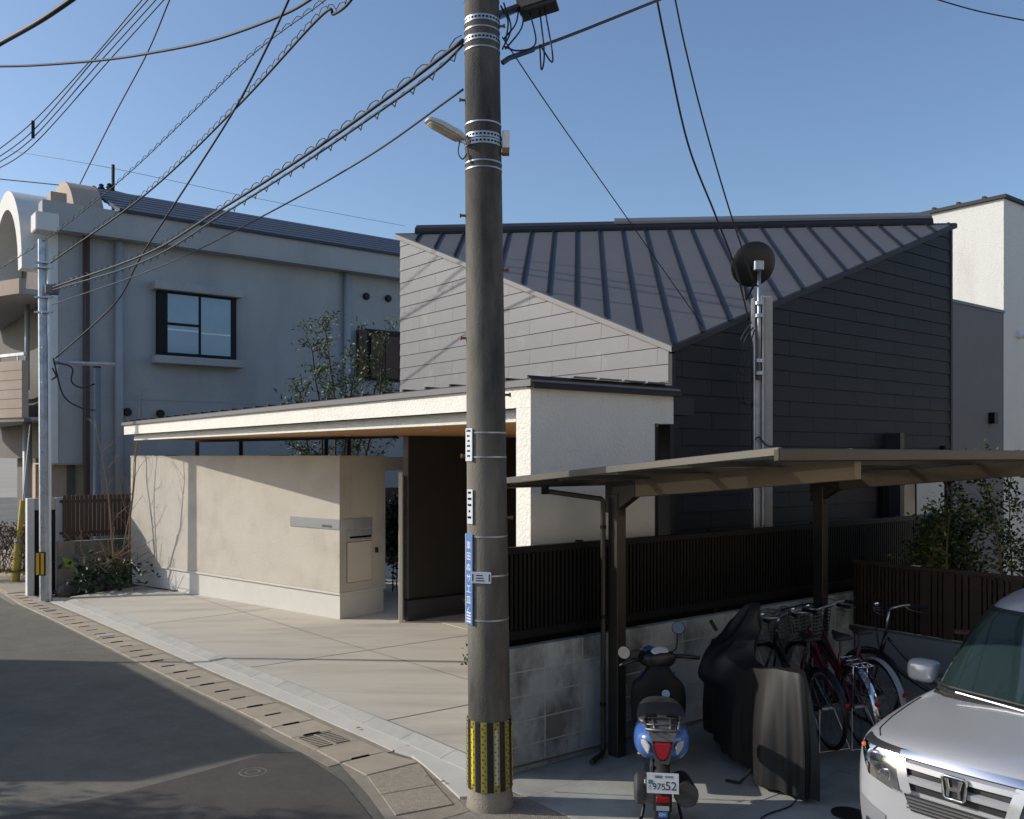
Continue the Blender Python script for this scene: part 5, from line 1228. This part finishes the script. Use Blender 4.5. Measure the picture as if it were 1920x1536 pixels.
# ================================================================ bicycles (local: x forward, y left, z up; rear contact at origin)
def bicycle(label, loc, head, R, col, steer=.0, fender=None, saddle=(.02, .018, .016), basket=True, rack=True, wb=1.08, kind='city', lean=0., basket_col=M_blackp, bar_z=.98, crate=False):
    fm = mat('bike_' + '_'.join('%d' % (c * 1000) for c in col), col, .3, var=.05, coat=.5)
    o = thing('bicycle', label, 'bicycle', loc, head, 'bicycles parked under the carport')
    o.rotation_euler = (rad(lean), 0, head)
    P = lambda nm, m_, mt, par=None, **k: m_.build(nm, mt, par or o, local=True, **k)
    Mst = Matrix.Rotation(steer, 3, 'Z'); hx = V((wb - .12, 0, .75))
    def fr(p):                                   # front assembly turns about the head tube
        return hx + Mst @ (V(p) - hx)
    sm = mat('saddle_%d' % (saddle[0] * 1000), saddle, .5)
    fdm = fender or M_blackp
    for cx, front_ in ((0, 0), (wb, 1)):
        t_ = fr if front_ else (lambda p: V(p))
        m = MB(); rg = []
        for k in range(37):
            a = 2 * math.pi * k / 36; rg.append([t_((cx + (R - .018 + .018 * math.cos(b)) * math.cos(a), .018 * math.sin(b), R + (R - .018 + .018 * math.cos(b)) * math.sin(a))) for b in [2 * math.pi * j / 8 for j in range(8)]])
        m.loft(rg, True, False); w_ = P('wheel', m, M_rubber, smooth=True)
        m = MB(); rg = []
        for k in range(37):
            a = 2 * math.pi * k / 36; rg.append([t_((cx + r * math.cos(a), y, R + r * math.sin(a))) for r, y in ((R - .034, -.011), (R - .046, -.009), (R - .046, .009), (R - .034, .011))])
        m.loft(rg, True, False); P('rim', m, M_stain, w_)
        m = MB()
        for k in range(28):
            a = 2 * math.pi * k / 28; b = a + (.35 if k % 4 < 2 else -.35)
            m.tube([t_((cx + .025 * math.cos(b), .025 * (1 if k % 2 else -1), R + .025 * math.sin(b))), t_((cx + (R - .045) * math.cos(a), 0, R + (R - .045) * math.sin(a)))], .0013, 4, False)
        P('spokes', m, M_stain, w_)
        m = MB(); m.tube([t_((cx, -.045, R)), t_((cx, .045, R))], .022, 10); P('hub', m, M_stain, w_)
        m = MB(); rg = []
        for k in range(21):
            a = rad((15 if not front_ else 25) + (150 if not front_ else 120) * k / 20) if front_ else rad(20 + 170 * k / 20)
            rg.append([t_((cx + (R + .022 - .012 * abs(y) / .025) * math.cos(a), y, R + (R + .022 - .012 * abs(y) / .025) * math.sin(a))) for y in (-.027, -.015, 0, .015, .027)])
        m.loft(rg, False, False); P('mudguard', m, fdm if not front_ else M_blackp, smooth=True)
    bb = V((.46, 0, .28)); st = V((.27, 0, .72)); ht, hb = V((wb - .16, 0, .82)), V((wb - .11, 0, .63))
    m = MB(); m.tube([bb, st], .016, 10); m.tube(catmull([hb, (hb + bb) / 2 + V((0, 0, -.03)), bb], 6), .019, 10); m.tube(catmull([ht - UP * .03, V((.62, 0, .46)), bb.lerp(st, .3)], 6), .014, 10); m.tube([ht, hb], .020, 12)
    for sg in (-1, 1): m.tube([V((0, sg * .05, R)), bb + V((0, sg * .025, 0))], .010, 8); m.tube([V((0, sg * .05, R)), bb.lerp(st, .82) + V((0, sg * .02, 0))], .009, 8)
    P('frame', m, fm, smooth=True)
    m = MB()
    for sg in (-1, 1): m.tube([fr(hb + V((.01, sg * .03, -.02))), fr(V((wb - .03, sg * .05, .45))), fr(V((wb, sg * .05, R)))], .012, 8)
    P('fork', m, fm if kind != 'chrome' else M_stain, smooth=True)
    m = MB(); m.tube([st, st + V((-.035, 0, .13))], .013, 10); P('seat_post', m, M_stain)
    s0 = st + V((-.04, 0, .16)); m = MB(); m.loft([[s0 + V((x, y * w, z)) for y, z in ((-1, -.03), (-.8, .01), (0, .025), (.8, .01), (1, -.03), (0, -.02))] for x, w in ((-.12, .05), (-.09, .10), (-.02, .095), (.07, .035), (.15, .02), (.17, .01))]); P('saddle', m, sm, smooth=True, sub=1)
    bz = bar_z; c = fr(V((wb - .19, 0, bz - .03)))
    m = MB(); m.tube([fr(ht), c], .012, 10); m.tube(catmull([fr(V((wb - .36, -.28, bz))), fr(V((wb - .22, -.25, bz + .01))), fr(V((wb - .15, -.12, bz - .02))), c + V((0, 0, 0)), fr(V((wb - .15, .12, bz - .02))), fr(V((wb - .22, .25, bz + .01))), fr(V((wb - .36, .28, bz)))], 8), .011, 10); P('handlebar', m, M_stain, smooth=True)
    for sg in (-1, 1):
        m = MB(); m.tube([fr(V((wb - .24, sg * .255, bz + .008))), fr(V((wb - .38, sg * .285, bz)))], .016, 10); P('grip', m, M_blackp)
        m = MB(); m.tube([fr(V((wb - .2, sg * .24, bz - .01))), fr(V((wb - .23, sg * .26, bz - .035))), fr(V((wb - .33, sg * .29, bz - .05)))], .006, 6); P('brake_lever', m, M_stain)
        m = MB(); m.tube(catmull([fr(V((wb - .2, sg * .24, bz - .01))), fr(V((wb - .08, sg * .15, bz + .03))), fr(V((wb - .05, 0, bz - .12))), hb], 6), .0035, 5); P('brake_cable', m, M_cable)
    m = MB(); m.lathe(fr(V((wb - .2, .2, bz + .02))), UP, [(.02, 0), (.026, .012), (.02, .026), (.001, .03)], 14); P('bell', m, M_chrome, smooth=rad(50))
    m = MB(); m.lathe(bb + V((0, -.035, 0)), V((0, -1, 0)), [(.09, 0), (.09, .004), (.07, .006), (.001, .006)], 24); P('chainring', m, M_stain)
    for sg in (-1, 1):
        e = bb + V((sg * .12, sg * .06, sg * -.11)); m = MB(); m.tube([bb + V((0, sg * .05, 0)), e], .009, 8); m.box(e.x - .04, e.x + .04, e.y + (0 if sg > 0 else -.09), e.y + (.09 if sg > 0 else 0), e.z - .012, e.z + .012); P('crank', m, M_blackp)
    m = MB(); m.box(.02, .44, -.05, -.042, R - .03, R + .05); P('chain_guard', m, M_blackp, bevel=.01)
    if rack:
        z = R * 2 + .055; m = MB()
        for y in (-.06, 0, .06): m.tube([V((-.22, y, z)), V((.16, y, z))], .006, 6)
        for x in (-.22, -.1, .03, .15): m.tube([V((x, -.065, z)), V((x, .065, z))], .006, 6)
        for sg in (-1, 1): m.tube([V((-.12, sg * .06, z)), V((0, sg * .055, R))], .005, 6)
        P('rear_rack', m, M_chrome, smooth=True)
    m = MB(); m.tube([V((.0, .06, R)), V((-.08, .13, .012)), V((-.08, -.13, .012)), V((.0, -.06, R))], .007, 6); P('stand', m, M_stain)
    if basket:
        b0 = V((wb - .02, 0, .70)); m = MB()
        def bk(x, y, k): s_ = .80 + .2 * k; return fr(b0 + V((x * s_ + .03, y * s_, k * .23)))
        for k in [i / 7 for i in range(8)]: m.tube([bk(-.13, -.19, k), bk(.15, -.19, k), bk(.15, .19, k), bk(-.13, .19, k), bk(-.13, -.19, k)], .004 if k < 1 else .008, 4)
        for i in range(9):
            y = -.19 + .38 * i / 8
            for x in (-.13, .15): m.tube([bk(x, y, 0), bk(x, y, 1)], .003, 4)
            m.tube([bk(-.13, y, 0), bk(.15, y, 0)], .003, 4)
        for i in range(1, 7):
            x = -.13 + .28 * i / 7
            for y in (-.19, .19): m.tube([bk(x, y, 0), bk(x, y, 1)], .003, 4)
        P('basket', m, basket_col)
    m = MB(); m.lathe(V((-R - .03, 0, R + .12)), V((-1, 0, 0)), [(.022, 0), (.022, .008), (.001, .01)], 14); P('reflector', m, M_red)
    return o
wf = mat('fender_white', (.45, .47, .47), .35)
M_bask = mat('basket_wire', (.30, .30, .30), .4, metal=.4)
bicycle('black bicycle with front wire basket right behind the covered motorcycle', gp(1556, 1404), math.atan2(.99, -.12), .33, (.014, .016, .018), .35, None, basket=True, rack=False, lean=-5, basket_col=M_bask, bar_z=.95)
bicycle('red bicycle with chrome rear rack and mudguard', gp(1618, 1400), math.atan2(1, -.06), .33, (.16, .008, .018), .25, M_chrome, (.03, .03, .03), True, True, lean=-6, basket_col=M_bask, bar_z=.99)
bicycle('bicycle with white rear mudguard banded in blue', V((3.18, 7.72, 0)), math.atan2(.98, -.18), .33, (.12, .010, .018), .3, wf, (.05, .035, .028), True, False, lean=-5)
bicycle('dark bicycle with brown saddle standing sideways by the brown fence', V((4.18, 7.62, 0)), math.atan2(.42, -.9), .33, (.012, .013, .018), -.55, None, (.10, .04, .03), False, True, 1.1, lean=4, bar_z=1.06)
# ================================================================ plants
def leafmat(n, c, v=.35): 
    m = mat(n, c, .5, var=v, vs=9, spec=.35); return m
M_leaf = leafmat('leaf_green', (.075, .115, .03)); M_leafd = leafmat('leaf_dark', (.022, .045, .014)); M_leafl = leafmat('leaf_light', (.20, .27, .04))
M_ivy = leafmat('leaf_ground', (.10, .17, .045), .5); M_ivyp = leafmat('leaf_pale', (.42, .46, .34), .2)
M_bark = mat('bark_tan', (.24, .17, .10), .85, var=.25, vs=12, bump=.4, bs=70); M_barkd = mat('bark_dark', (.08, .06, .04), .9, var=.25, vs=12)
M_red_l = leafmat('leaf_red', (.16, .06, .04))
def leaf(m, c, s, rnd, asp=.42, up=.3):
    d = V((rnd.gauss(0, 1), rnd.gauss(0, 1), rnd.gauss(up, .7)))
    if d.length < .1: d = V((1, 0, 0))
    d.normalize(); n = V((rnd.gauss(0, 1), rnd.gauss(0, 1), rnd.gauss(.6, .8))); w = d.cross(n)
    if w.length < .05: w = d.orthogonal()
    w.normalize(); n = w.cross(d); k = len(m.v)
    m.v += [tuple(c), tuple(c + d * s * .45 + w * s * asp * .5 + n * s * .05), tuple(c + d * s), tuple(c + d * s * .45 - w * s * asp * .5 + n * s * .05)]
    m.f.append((k, k + 1, k + 2, k + 3))
def branches(base, h, rnd, spread, n, r, lift=.9, sub=3):
    """one wandering stem with side shoots; returns polylines (pts, r0, r1)"""
    out = []; p = V(base); pts = [p.copy()]; d = V((rnd.uniform(-.06, .06), rnd.uniform(-.06, .06), 1)).normalized()
    st = h / 9
    for i in range(9):
        d = (d + V((rnd.gauss(0, .07), rnd.gauss(0, .07), .08))).normalized(); p = p + d * st; pts.append(p.copy())
        if i > 1:
            for _ in range(n if i > 2 else 1):
                a = rnd.uniform(0, 6.28); bd = V((math.cos(a) * spread, math.sin(a) * spread, lift)).normalized(); q = p.copy(); bp = [q.copy()]; L_ = h * rnd.uniform(.12, .30) * (1.15 - i / 12)
                for j in range(5):
                    bd = (bd + V((rnd.gauss(0, .18), rnd.gauss(0, .18), rnd.gauss(.03, .12)))).normalized(); q = q + bd * L_ / 5; bp.append(q.copy())
                    if j in (1, 3) and sub:
                        sd = (bd + V((rnd.gauss(0, .7), rnd.gauss(0, .7), rnd.gauss(.1, .4)))).normalized(); out.append(([q.copy(), q + sd * L_ * .2, q + sd * L_ * .38 + V((0, 0, .02))], r * .14, r * .06))
                out.append((bp, r * .34, r * .09))
    out.insert(0, (pts, r, r * .35)); return out
def tubes(m, brs, n=6):
    for pts, r0, r1 in brs:
        k = len(pts) - 1; m.tube(pts, [r0 + (r1 - r0) * i / k for i in range(k + 1)], n if r0 > .006 else 4, False)
# bare saplings in front of the wall end
sap = [('leftmost bare sapling leaning over the rock planting', (216, 1082), 16.6, 3.0, .019, 5, (-.18, 0)), ('middle bare sapling with pale crooked stem', (224, 1080), 16.65, 2.7, .015, 9, (-.02, 0)), ('straight bare sapling closest to the garden wall end', (241, 1078), 16.75, 3.3, .019, 12, (.02, 0))]
for lab, (x, y), d, h, r, sd, ln in sap:
    rnd = random.Random(sd); b = dp(x, y, d); t = thing('sapling', lab, 'sapling', b, 0, 'bare saplings in the planting')
    br = branches(b, h, rnd, .75, 1, r, 1.0, 2)
    for pts, _, _ in br:
        for p in pts: p.x += ln[0] * ((p.z - b.z) / h)
    m = MB(); tubes(m, br[:1], 8); m.build('trunk', M_bark, t, smooth=True)
    m = MB(); tubes(m, br[1:], 5); m.build('twigs', M_bark, t, smooth=True)
# ground cover and rocks
gcv = MB(); gpl = MB(); rnd = random.Random(21)
pa, pb_ = gpr(108, 1112), gp(300, 1096, -.02)
for i in range(2600):
    u = rnd.random(); v = rnd.gauss(0, .5); hh_ = max(0, (.42 * math.exp(-((u - .62) / .30) ** 2) + .10) * (1 - min(1, abs(v) / 1.0) ** 2))
    c = pa.lerp(pb_, u * .96) + A * (.62 + v * .30) + B * (.34 + v * .18); c.z = max(c.z, -.12) + rnd.random() ** .6 * hh_
    leaf(gpl if rnd.random() < .16 else gcv, c, rnd.uniform(.05, .11), rnd, .6, .5)
gc = thing('ground_cover', 'leafy evergreen ground cover over the rocks at the wall end', 'plant', pa)
gcv.build('leaves', M_ivy, gc, recalc=False); gpl.build('pale_leaves', M_ivyp, gc, recalc=False)
M_rock = mat('rock', (.10, .09, .08), .9, var=.35, vs=9, bump=.8, bs=30)
RL = ['leftmost dark rock edging the planting', 'second dark rock from the steel pole in the planting', 'third dark rock from the steel pole, below the leaves', 'widest dark rock in the middle of the planting edge', 'fifth dark rock along the planting edge', 'rounded dark rock nearest the garden wall']
for k, x in enumerate((128, 152, 176, 200, 228, 256)):
    c = gpr(x, 1117 - (x - 128) * .10); rnd = random.Random(k + 40); m = MB(); m.ell(c + UP * .08, (.19 + .05 * rnd.random(), .15, .15 + .05 * rnd.random()), 12, 8)
    m.v = [tuple(V(v) + V((rnd.gauss(0, .014), rnd.gauss(0, .014), rnd.gauss(0, .014)))) for v in m.v]
    tag(m.build('rock', M_rock, smooth=rad(50)), RL[k], 'rock', 'rocks edging the planting')
tag(MB().quad(gpr(104, 1118), gpr(200, 1112), gp(330, 1106, -.005), wp(4.5, .0, -.01), wp(6.6, .0, -.04), V((-8.6, 16.9, -.12))).build('planting_bed', M_soil), kind='structure')
m = MB(); rnd = random.Random(4); c = dp(116, 1045, 16.4); st = thing('big_leaf_plant', 'single bright green broad leaf beside the steel pole marker', 'plant', V((c.x, c.y, -.1)))
k = V((.25, 0, -.22)); m.add([c, c + k * .5 + V((.06, 0, .06)), c + k, c + k * .5 - V((.06, 0, .06))], [(0, 1, 2, 3)]); m.build('broad_leaf', M_leafl, st)
m = MB(); m.tube(catmull([c + k, c + k + V((.1, 0, -.2)), V((c.x + .3, c.y, -.1))], 5), .008, 6); m.build('stem', M_leafd, st)
m = MB()
for i in range(60): leaf(m, V((c.x + .45 + rnd.gauss(0, .14), c.y + rnd.gauss(0, .1), .25 + rnd.gauss(0, .16))), .16, rnd, .6)
m.build('lower_leaves', M_leafd, st, recalc=False)
# green tree behind the canopy
rnd = random.Random(17); tb = dp(620, 1000, 17.3); tb.z = -.05
tree = thing('tree', 'slender green tree rising behind the canopy roof', 'tree', tb)
brs = []
for dx, dy, hh_ in ((-.25, 0, 4.5), (.1, .2, 4.9), (.45, 0, 4.6), (0, -.2, 4.2), (.6, .1, 3.9), (-.5, .1, 3.7)):
    br = branches(tb + V((dx * .4, dy, 0)), hh_, rnd, 1.0, 2, .035, .75, 3)
    for pts, _, _ in br:
        for p in pts: p.x += dx * ((p.z) / 4.5)
    brs += br
m = MB(); tubes(m, [b for b in brs if b[1] > .03], 7); m.build('trunk', M_barkd, tree, smooth=True)
m = MB(); tubes(m, [b for b in brs if b[1] <= .03], 4); m.build('branches', M_barkd, tree)
m1, m2 = MB(), MB()
for pts, r0, r1 in brs:
    if r0 > .03: continue
    for p in pts[1:]:
        if p.z < 2.2: continue
        for _ in range(rnd.randint(4, 9)):
            q = p + V((rnd.gauss(0, .07), rnd.gauss(0, .07), rnd.gauss(0, .06))); leaf(m1 if rnd.random() < .6 else m2, q, rnd.uniform(.06, .11), rnd, .36)
m1.build('crown', M_leaf, tree, recalc=False); m2.build('crown_light', leafmat('leaf_tree2', (.10, .12, .03)), tree, recalc=False)
# shrub behind the brown fence
rnd = random.Random(8); sbh = bf_(1.05, .75, .2)
sh = thing('shrub', 'dense evergreen shrub spilling over the brown fence', 'shrub', sbh)
brs = []; m1, m2, m3 = MB(), MB(), MB()
for i in range(26):
    b = bf_(rnd.uniform(.30, 2.1), rnd.uniform(.35, 1.3), .3); k = (b - bf_(0, 0, 0)).dot(-A); hmax = 1.05 + .75 * min(1, max(0, (k - .2) / 1.0)) + rnd.uniform(-.15, .25)
    brs += branches(b, hmax, rnd, 1.0, 2, .014, .9, 3)
m = MB(); tubes(m, brs, 4); m.build('branches', M_bark, sh)
for pts, r0, r1 in brs:
    for p in pts[1:]:
        for _ in range(rnd.randint(3, 6)):
            q = p + V((rnd.gauss(0, .05), rnd.gauss(0, .05), rnd.gauss(0, .05))); leaf([m1, m2, m3][rnd.choice((0, 0, 1, 1, 2))], q, rnd.uniform(.035, .065), rnd, .5)
m1.build('crown', M_leaf, sh, recalc=False); m2.build('crown_dark', M_leafd, sh, recalc=False); m3.build('crown_light', M_leafl, sh, recalc=False)
# reddish hedge and dry grass at the far left
rnd = random.Random(12); hb = dp(20, 1040, 19.0)
hg = thing('hedge', 'low twiggy reddish hedge at the far left of the street', 'hedge', V((hb.x, hb.y, 0)))
m1, m2 = MB(), MB()
for i in range(1500):
    u = rnd.random(); c = V((hb.x - .9 + 2.1 * u, hb.y + rnd.gauss(0, .3) - .2 * u, .15 + rnd.random() ** .7 * .85)); leaf(m1 if rnd.random() < .7 else m2, c, rnd.uniform(.05, .1), rnd, .4)
m1.build('leaves', M_red_l, hg, recalc=False); m2.build('dry_leaves', M_barkd, hg, recalc=False)
m = MB()
for i in range(140):
    u = rnd.random(); b = V((hb.x - .9 + 2.1 * u, hb.y + rnd.gauss(0, .25), .0)); m.tube([b, b + V((rnd.gauss(0, .15), rnd.gauss(0, .1), .4)), b + V((rnd.gauss(0, .3), rnd.gauss(0, .2), .9))], .006, 4, False)
m.build('twigs', M_barkd, hg)
m = MB()
for i in range(1400):
    c = V((hb.x - .9 + 2.2 * rnd.random(), hb.y - .45 + rnd.gauss(0, .12), .02)); leaf(m, c, rnd.uniform(.05, .12), rnd, .15, 1.2)
tag(m.build('dry_grass', mat('grass_dry', (.20, .15, .05), .8, var=.4, vs=8), recalc=False), 'strip of dry yellow grass before the reddish hedge', 'grass', kind='stuff')
# dark shrub beneath the saplings
rnd = random.Random(33); c0 = dp(190, 1030, 16.6); sb2 = thing('bare_shrub', 'dry twiggy shrub in front of the brown slat fence', 'shrub', V((c0.x, c0.y, -.1)))
m = MB()
for i in range(55):
    b = V((c0.x + rnd.gauss(.1, .2), c0.y + rnd.gauss(0, .1), .3)); d = V((rnd.gauss(0, .5), rnd.gauss(0, .3), rnd.uniform(.2, .9)))
    m.tube([b, b + d * .5, b + d * .8 + V((rnd.gauss(0, .1), 0, rnd.gauss(0, .1)))], .005, 4, False)
m.build('twigs', M_bark, sb2)
m = MB()
for i in range(240): leaf(m, V((c0.x + rnd.gauss(.2, .4), c0.y - .1 + rnd.gauss(0, .12), rnd.uniform(0, .5))), rnd.uniform(.08, .16), rnd, .5)
m.build('leaves', M_leafd, sb2, recalc=False)
rnd = random.Random(55); gsb = V((-2.0, 15.9, 0)); gs = thing('garden_shrub', 'dark garden shrub seen through the narrow gate opening', 'shrub', gsb)
m = MB(); m1 = MB()
for i in range(14):
    br = branches(gsb + VD * rnd.uniform(-.4, .4) + WD * rnd.uniform(-.7, .7), rnd.uniform(1.1, 1.7), rnd, 1.0, 2, .012, .8, 2); tubes(m, br, 4)
    for pts, r0, r1 in br:
        for p in pts[1:]:
            for _ in range(4): leaf(m1, p + V((rnd.gauss(0, .06), rnd.gauss(0, .06), rnd.gauss(0, .06))), .08, rnd, .5)
m.build('branches', M_barkd, gs); m1.build('crown', M_leafd, gs, recalc=False)
# ivy sprigs beside the big pole
m = MB(); rnd = random.Random(5)
for y in (1120, 1135, 1212, 1222, 1230, 1246):
    q = dp(874, y, 6.45)
    for _ in range(3): leaf(m, q + V((rnd.gauss(0, .008), 0, rnd.gauss(0, .012))), .035, rnd, .6)
iv = thing('ivy_sprig', 'small ivy sprigs behind the left edge of the big pole', 'plant', dp(878, 1200, 6.45)); m.build('leaves', M_leaf, iv, recalc=False)
m = MB(); m.tube([dp(880, 1400, 6.5), dp(881, 1250, 6.45), dp(880, 1110, 6.45)], .006, 5); m.build('stem', M_barkd, iv)
# ================================================================ the street around: unseen houses added to block sky and bounce warm light; shadow casters
M_hw1 = mat('around_render', (.72, .63, .50), .9, var=.08, bump=.3, bs=60); M_hw2 = mat('around_siding', (.22, .21, .20), .8, var=.08)
def unseen_house(name, label, fr, a0, a1, b0, b1, ze, zr, mt, along='a'):
    o = thing(name, label, 'house', fr((a0 + a1) / 2, (b0 + b1) / 2, 0))
    MB().box(a0, a1, b0, b1, -.3, ze, fr).build('wall', mt, o)
    m = MB(); e = .4
    if along == 'a':
        bm = (b0 + b1) / 2; m.ext([fr(a0 - e, b0 - e, ze), fr(a0 - e, bm, zr), fr(a0 - e, b1 + e, ze), fr(a0 - e, b1 + e, ze + .1), fr(a0 - e, bm, zr + .12), fr(a0 - e, b0 - e, ze + .1)], fr(a1 + e, 0, 0) - fr(a0 - e, 0, 0))
        m.ext([fr(a0, b0, ze), fr(a0, b1, ze), fr(a0, bm, zr)], fr(a1, 0, 0) - fr(a0, 0, 0))
    m.build('roof', M_tile, o)
    for k in range(3):
        a = a0 + (a1 - a0) * (k + .5) / 3
        w = MB().box(a - .8, a + .8, b1 - .02, b1 + .05, 1.0, 2.2, fr).build('window', M_black, o); MB().box(a - .72, a + .72, b1 + .051, b1 + .058, 1.08, 2.12, fr).build('pane', gl_ar, w)
    return o
gl_ar = mat('around_glass', (.05, .06, .07), .1, spec=.8)
unseen_house('house', 'added unseen house beyond the parking lot, blocking sky and bouncing light', hp, -4, 13, -16, -8.6, 5.8, 7.4, M_hw1)
unseen_house('house', 'second added unseen house further back by the lot, blocking sky and bouncing light', hp, 14.5, 34, -16, -8.2, 5.6, 7.4, M_hw1)
unseen_house('house', 'added unseen house behind the viewer, blocking sky and bouncing light', lambda a, b, c: V((a, b, c)), -9, 10, -26, -15, 5.6, 7.6, M_hw1)
# shed across the road that throws the large shadow
XS = -9.0
k_ = math.tan(SUN_EL) / 1.0
def caster(px, py):                         # point of the plane x=XS whose shadow falls on the road under this photo pixel
    g = gpr(px, py); L_ = (g.x - XS) / -SUN_H.x; return V((XS, g.y + SUN_H.y * L_, g.z + L_ * math.tan(SUN_EL)))
c1, c2, c3, c4 = caster(198, 1240), caster(518, 1410), caster(452, 1434), caster(228, 1462)
shed = thing('shed', 'plain garage with sloping roof across the road', 'garage', V((XS - 2, (c1.y + c4.y) / 2, -.2)))
prof = [V((XS, c1.y, -.3)), c1, c2, V((XS, c2.y - .05, c3.z)), V((XS, c4.y, c4.z + .05)), V((XS, c4.y, -.3))]
MB().ext(prof, V((-5, 0, 0))).build('wall', M_hw1, shed)
rf_ = MB().ext([c1 + V((.0, .02, .002)), c2 + V((.0, 0, .002)), c2 + V((0, 0, .06)), c1 + V((0, .02, .06))], V((-5.1, 0, 0))).build('roof', M_tile, shed)
MB().box(XS, XS + .03, c1.y - 3, c1.y - .8, -.25, 1.9).build('shutter', M_pipe, shed)
q = caster(240, 1242); m = MB(); m.tube([V((q.x, q.y + .05, -.3)), V((q.x, q.y + .05, 2.3)), V((q.x, q.y + .02, 4.6))], [.035, .035, .05], 8)
tag(m.build('street_pole', M_steel), 'thin upright steel pole beside the garage across the road', 'pole')
# tree beside the shed
rnd = random.Random(91); tc_ = caster(480, 1520); tq = V((tc_.x + .6, tc_.y, -.1))
tr = thing('tree', 'small leafy tree beside the garage across the road', 'tree', tq)
br = []
for i in range(5): br += branches(tq, 3.6, rnd, 1.2, 2, .04, .5, 3)
m = MB(); tubes(m, br, 5); m.build('trunk', M_barkd, tr)
m = MB()
for pts, r0, r1 in br:
    if r0 > .03: continue
    for p in pts[1:]:
        for _ in range(5): leaf(m, p + V((rnd.gauss(0, .08), rnd.gauss(0, .08), rnd.gauss(0, .08))), .13, rnd, .3)
m.build('crown', M_leafd, tr, recalc=False)
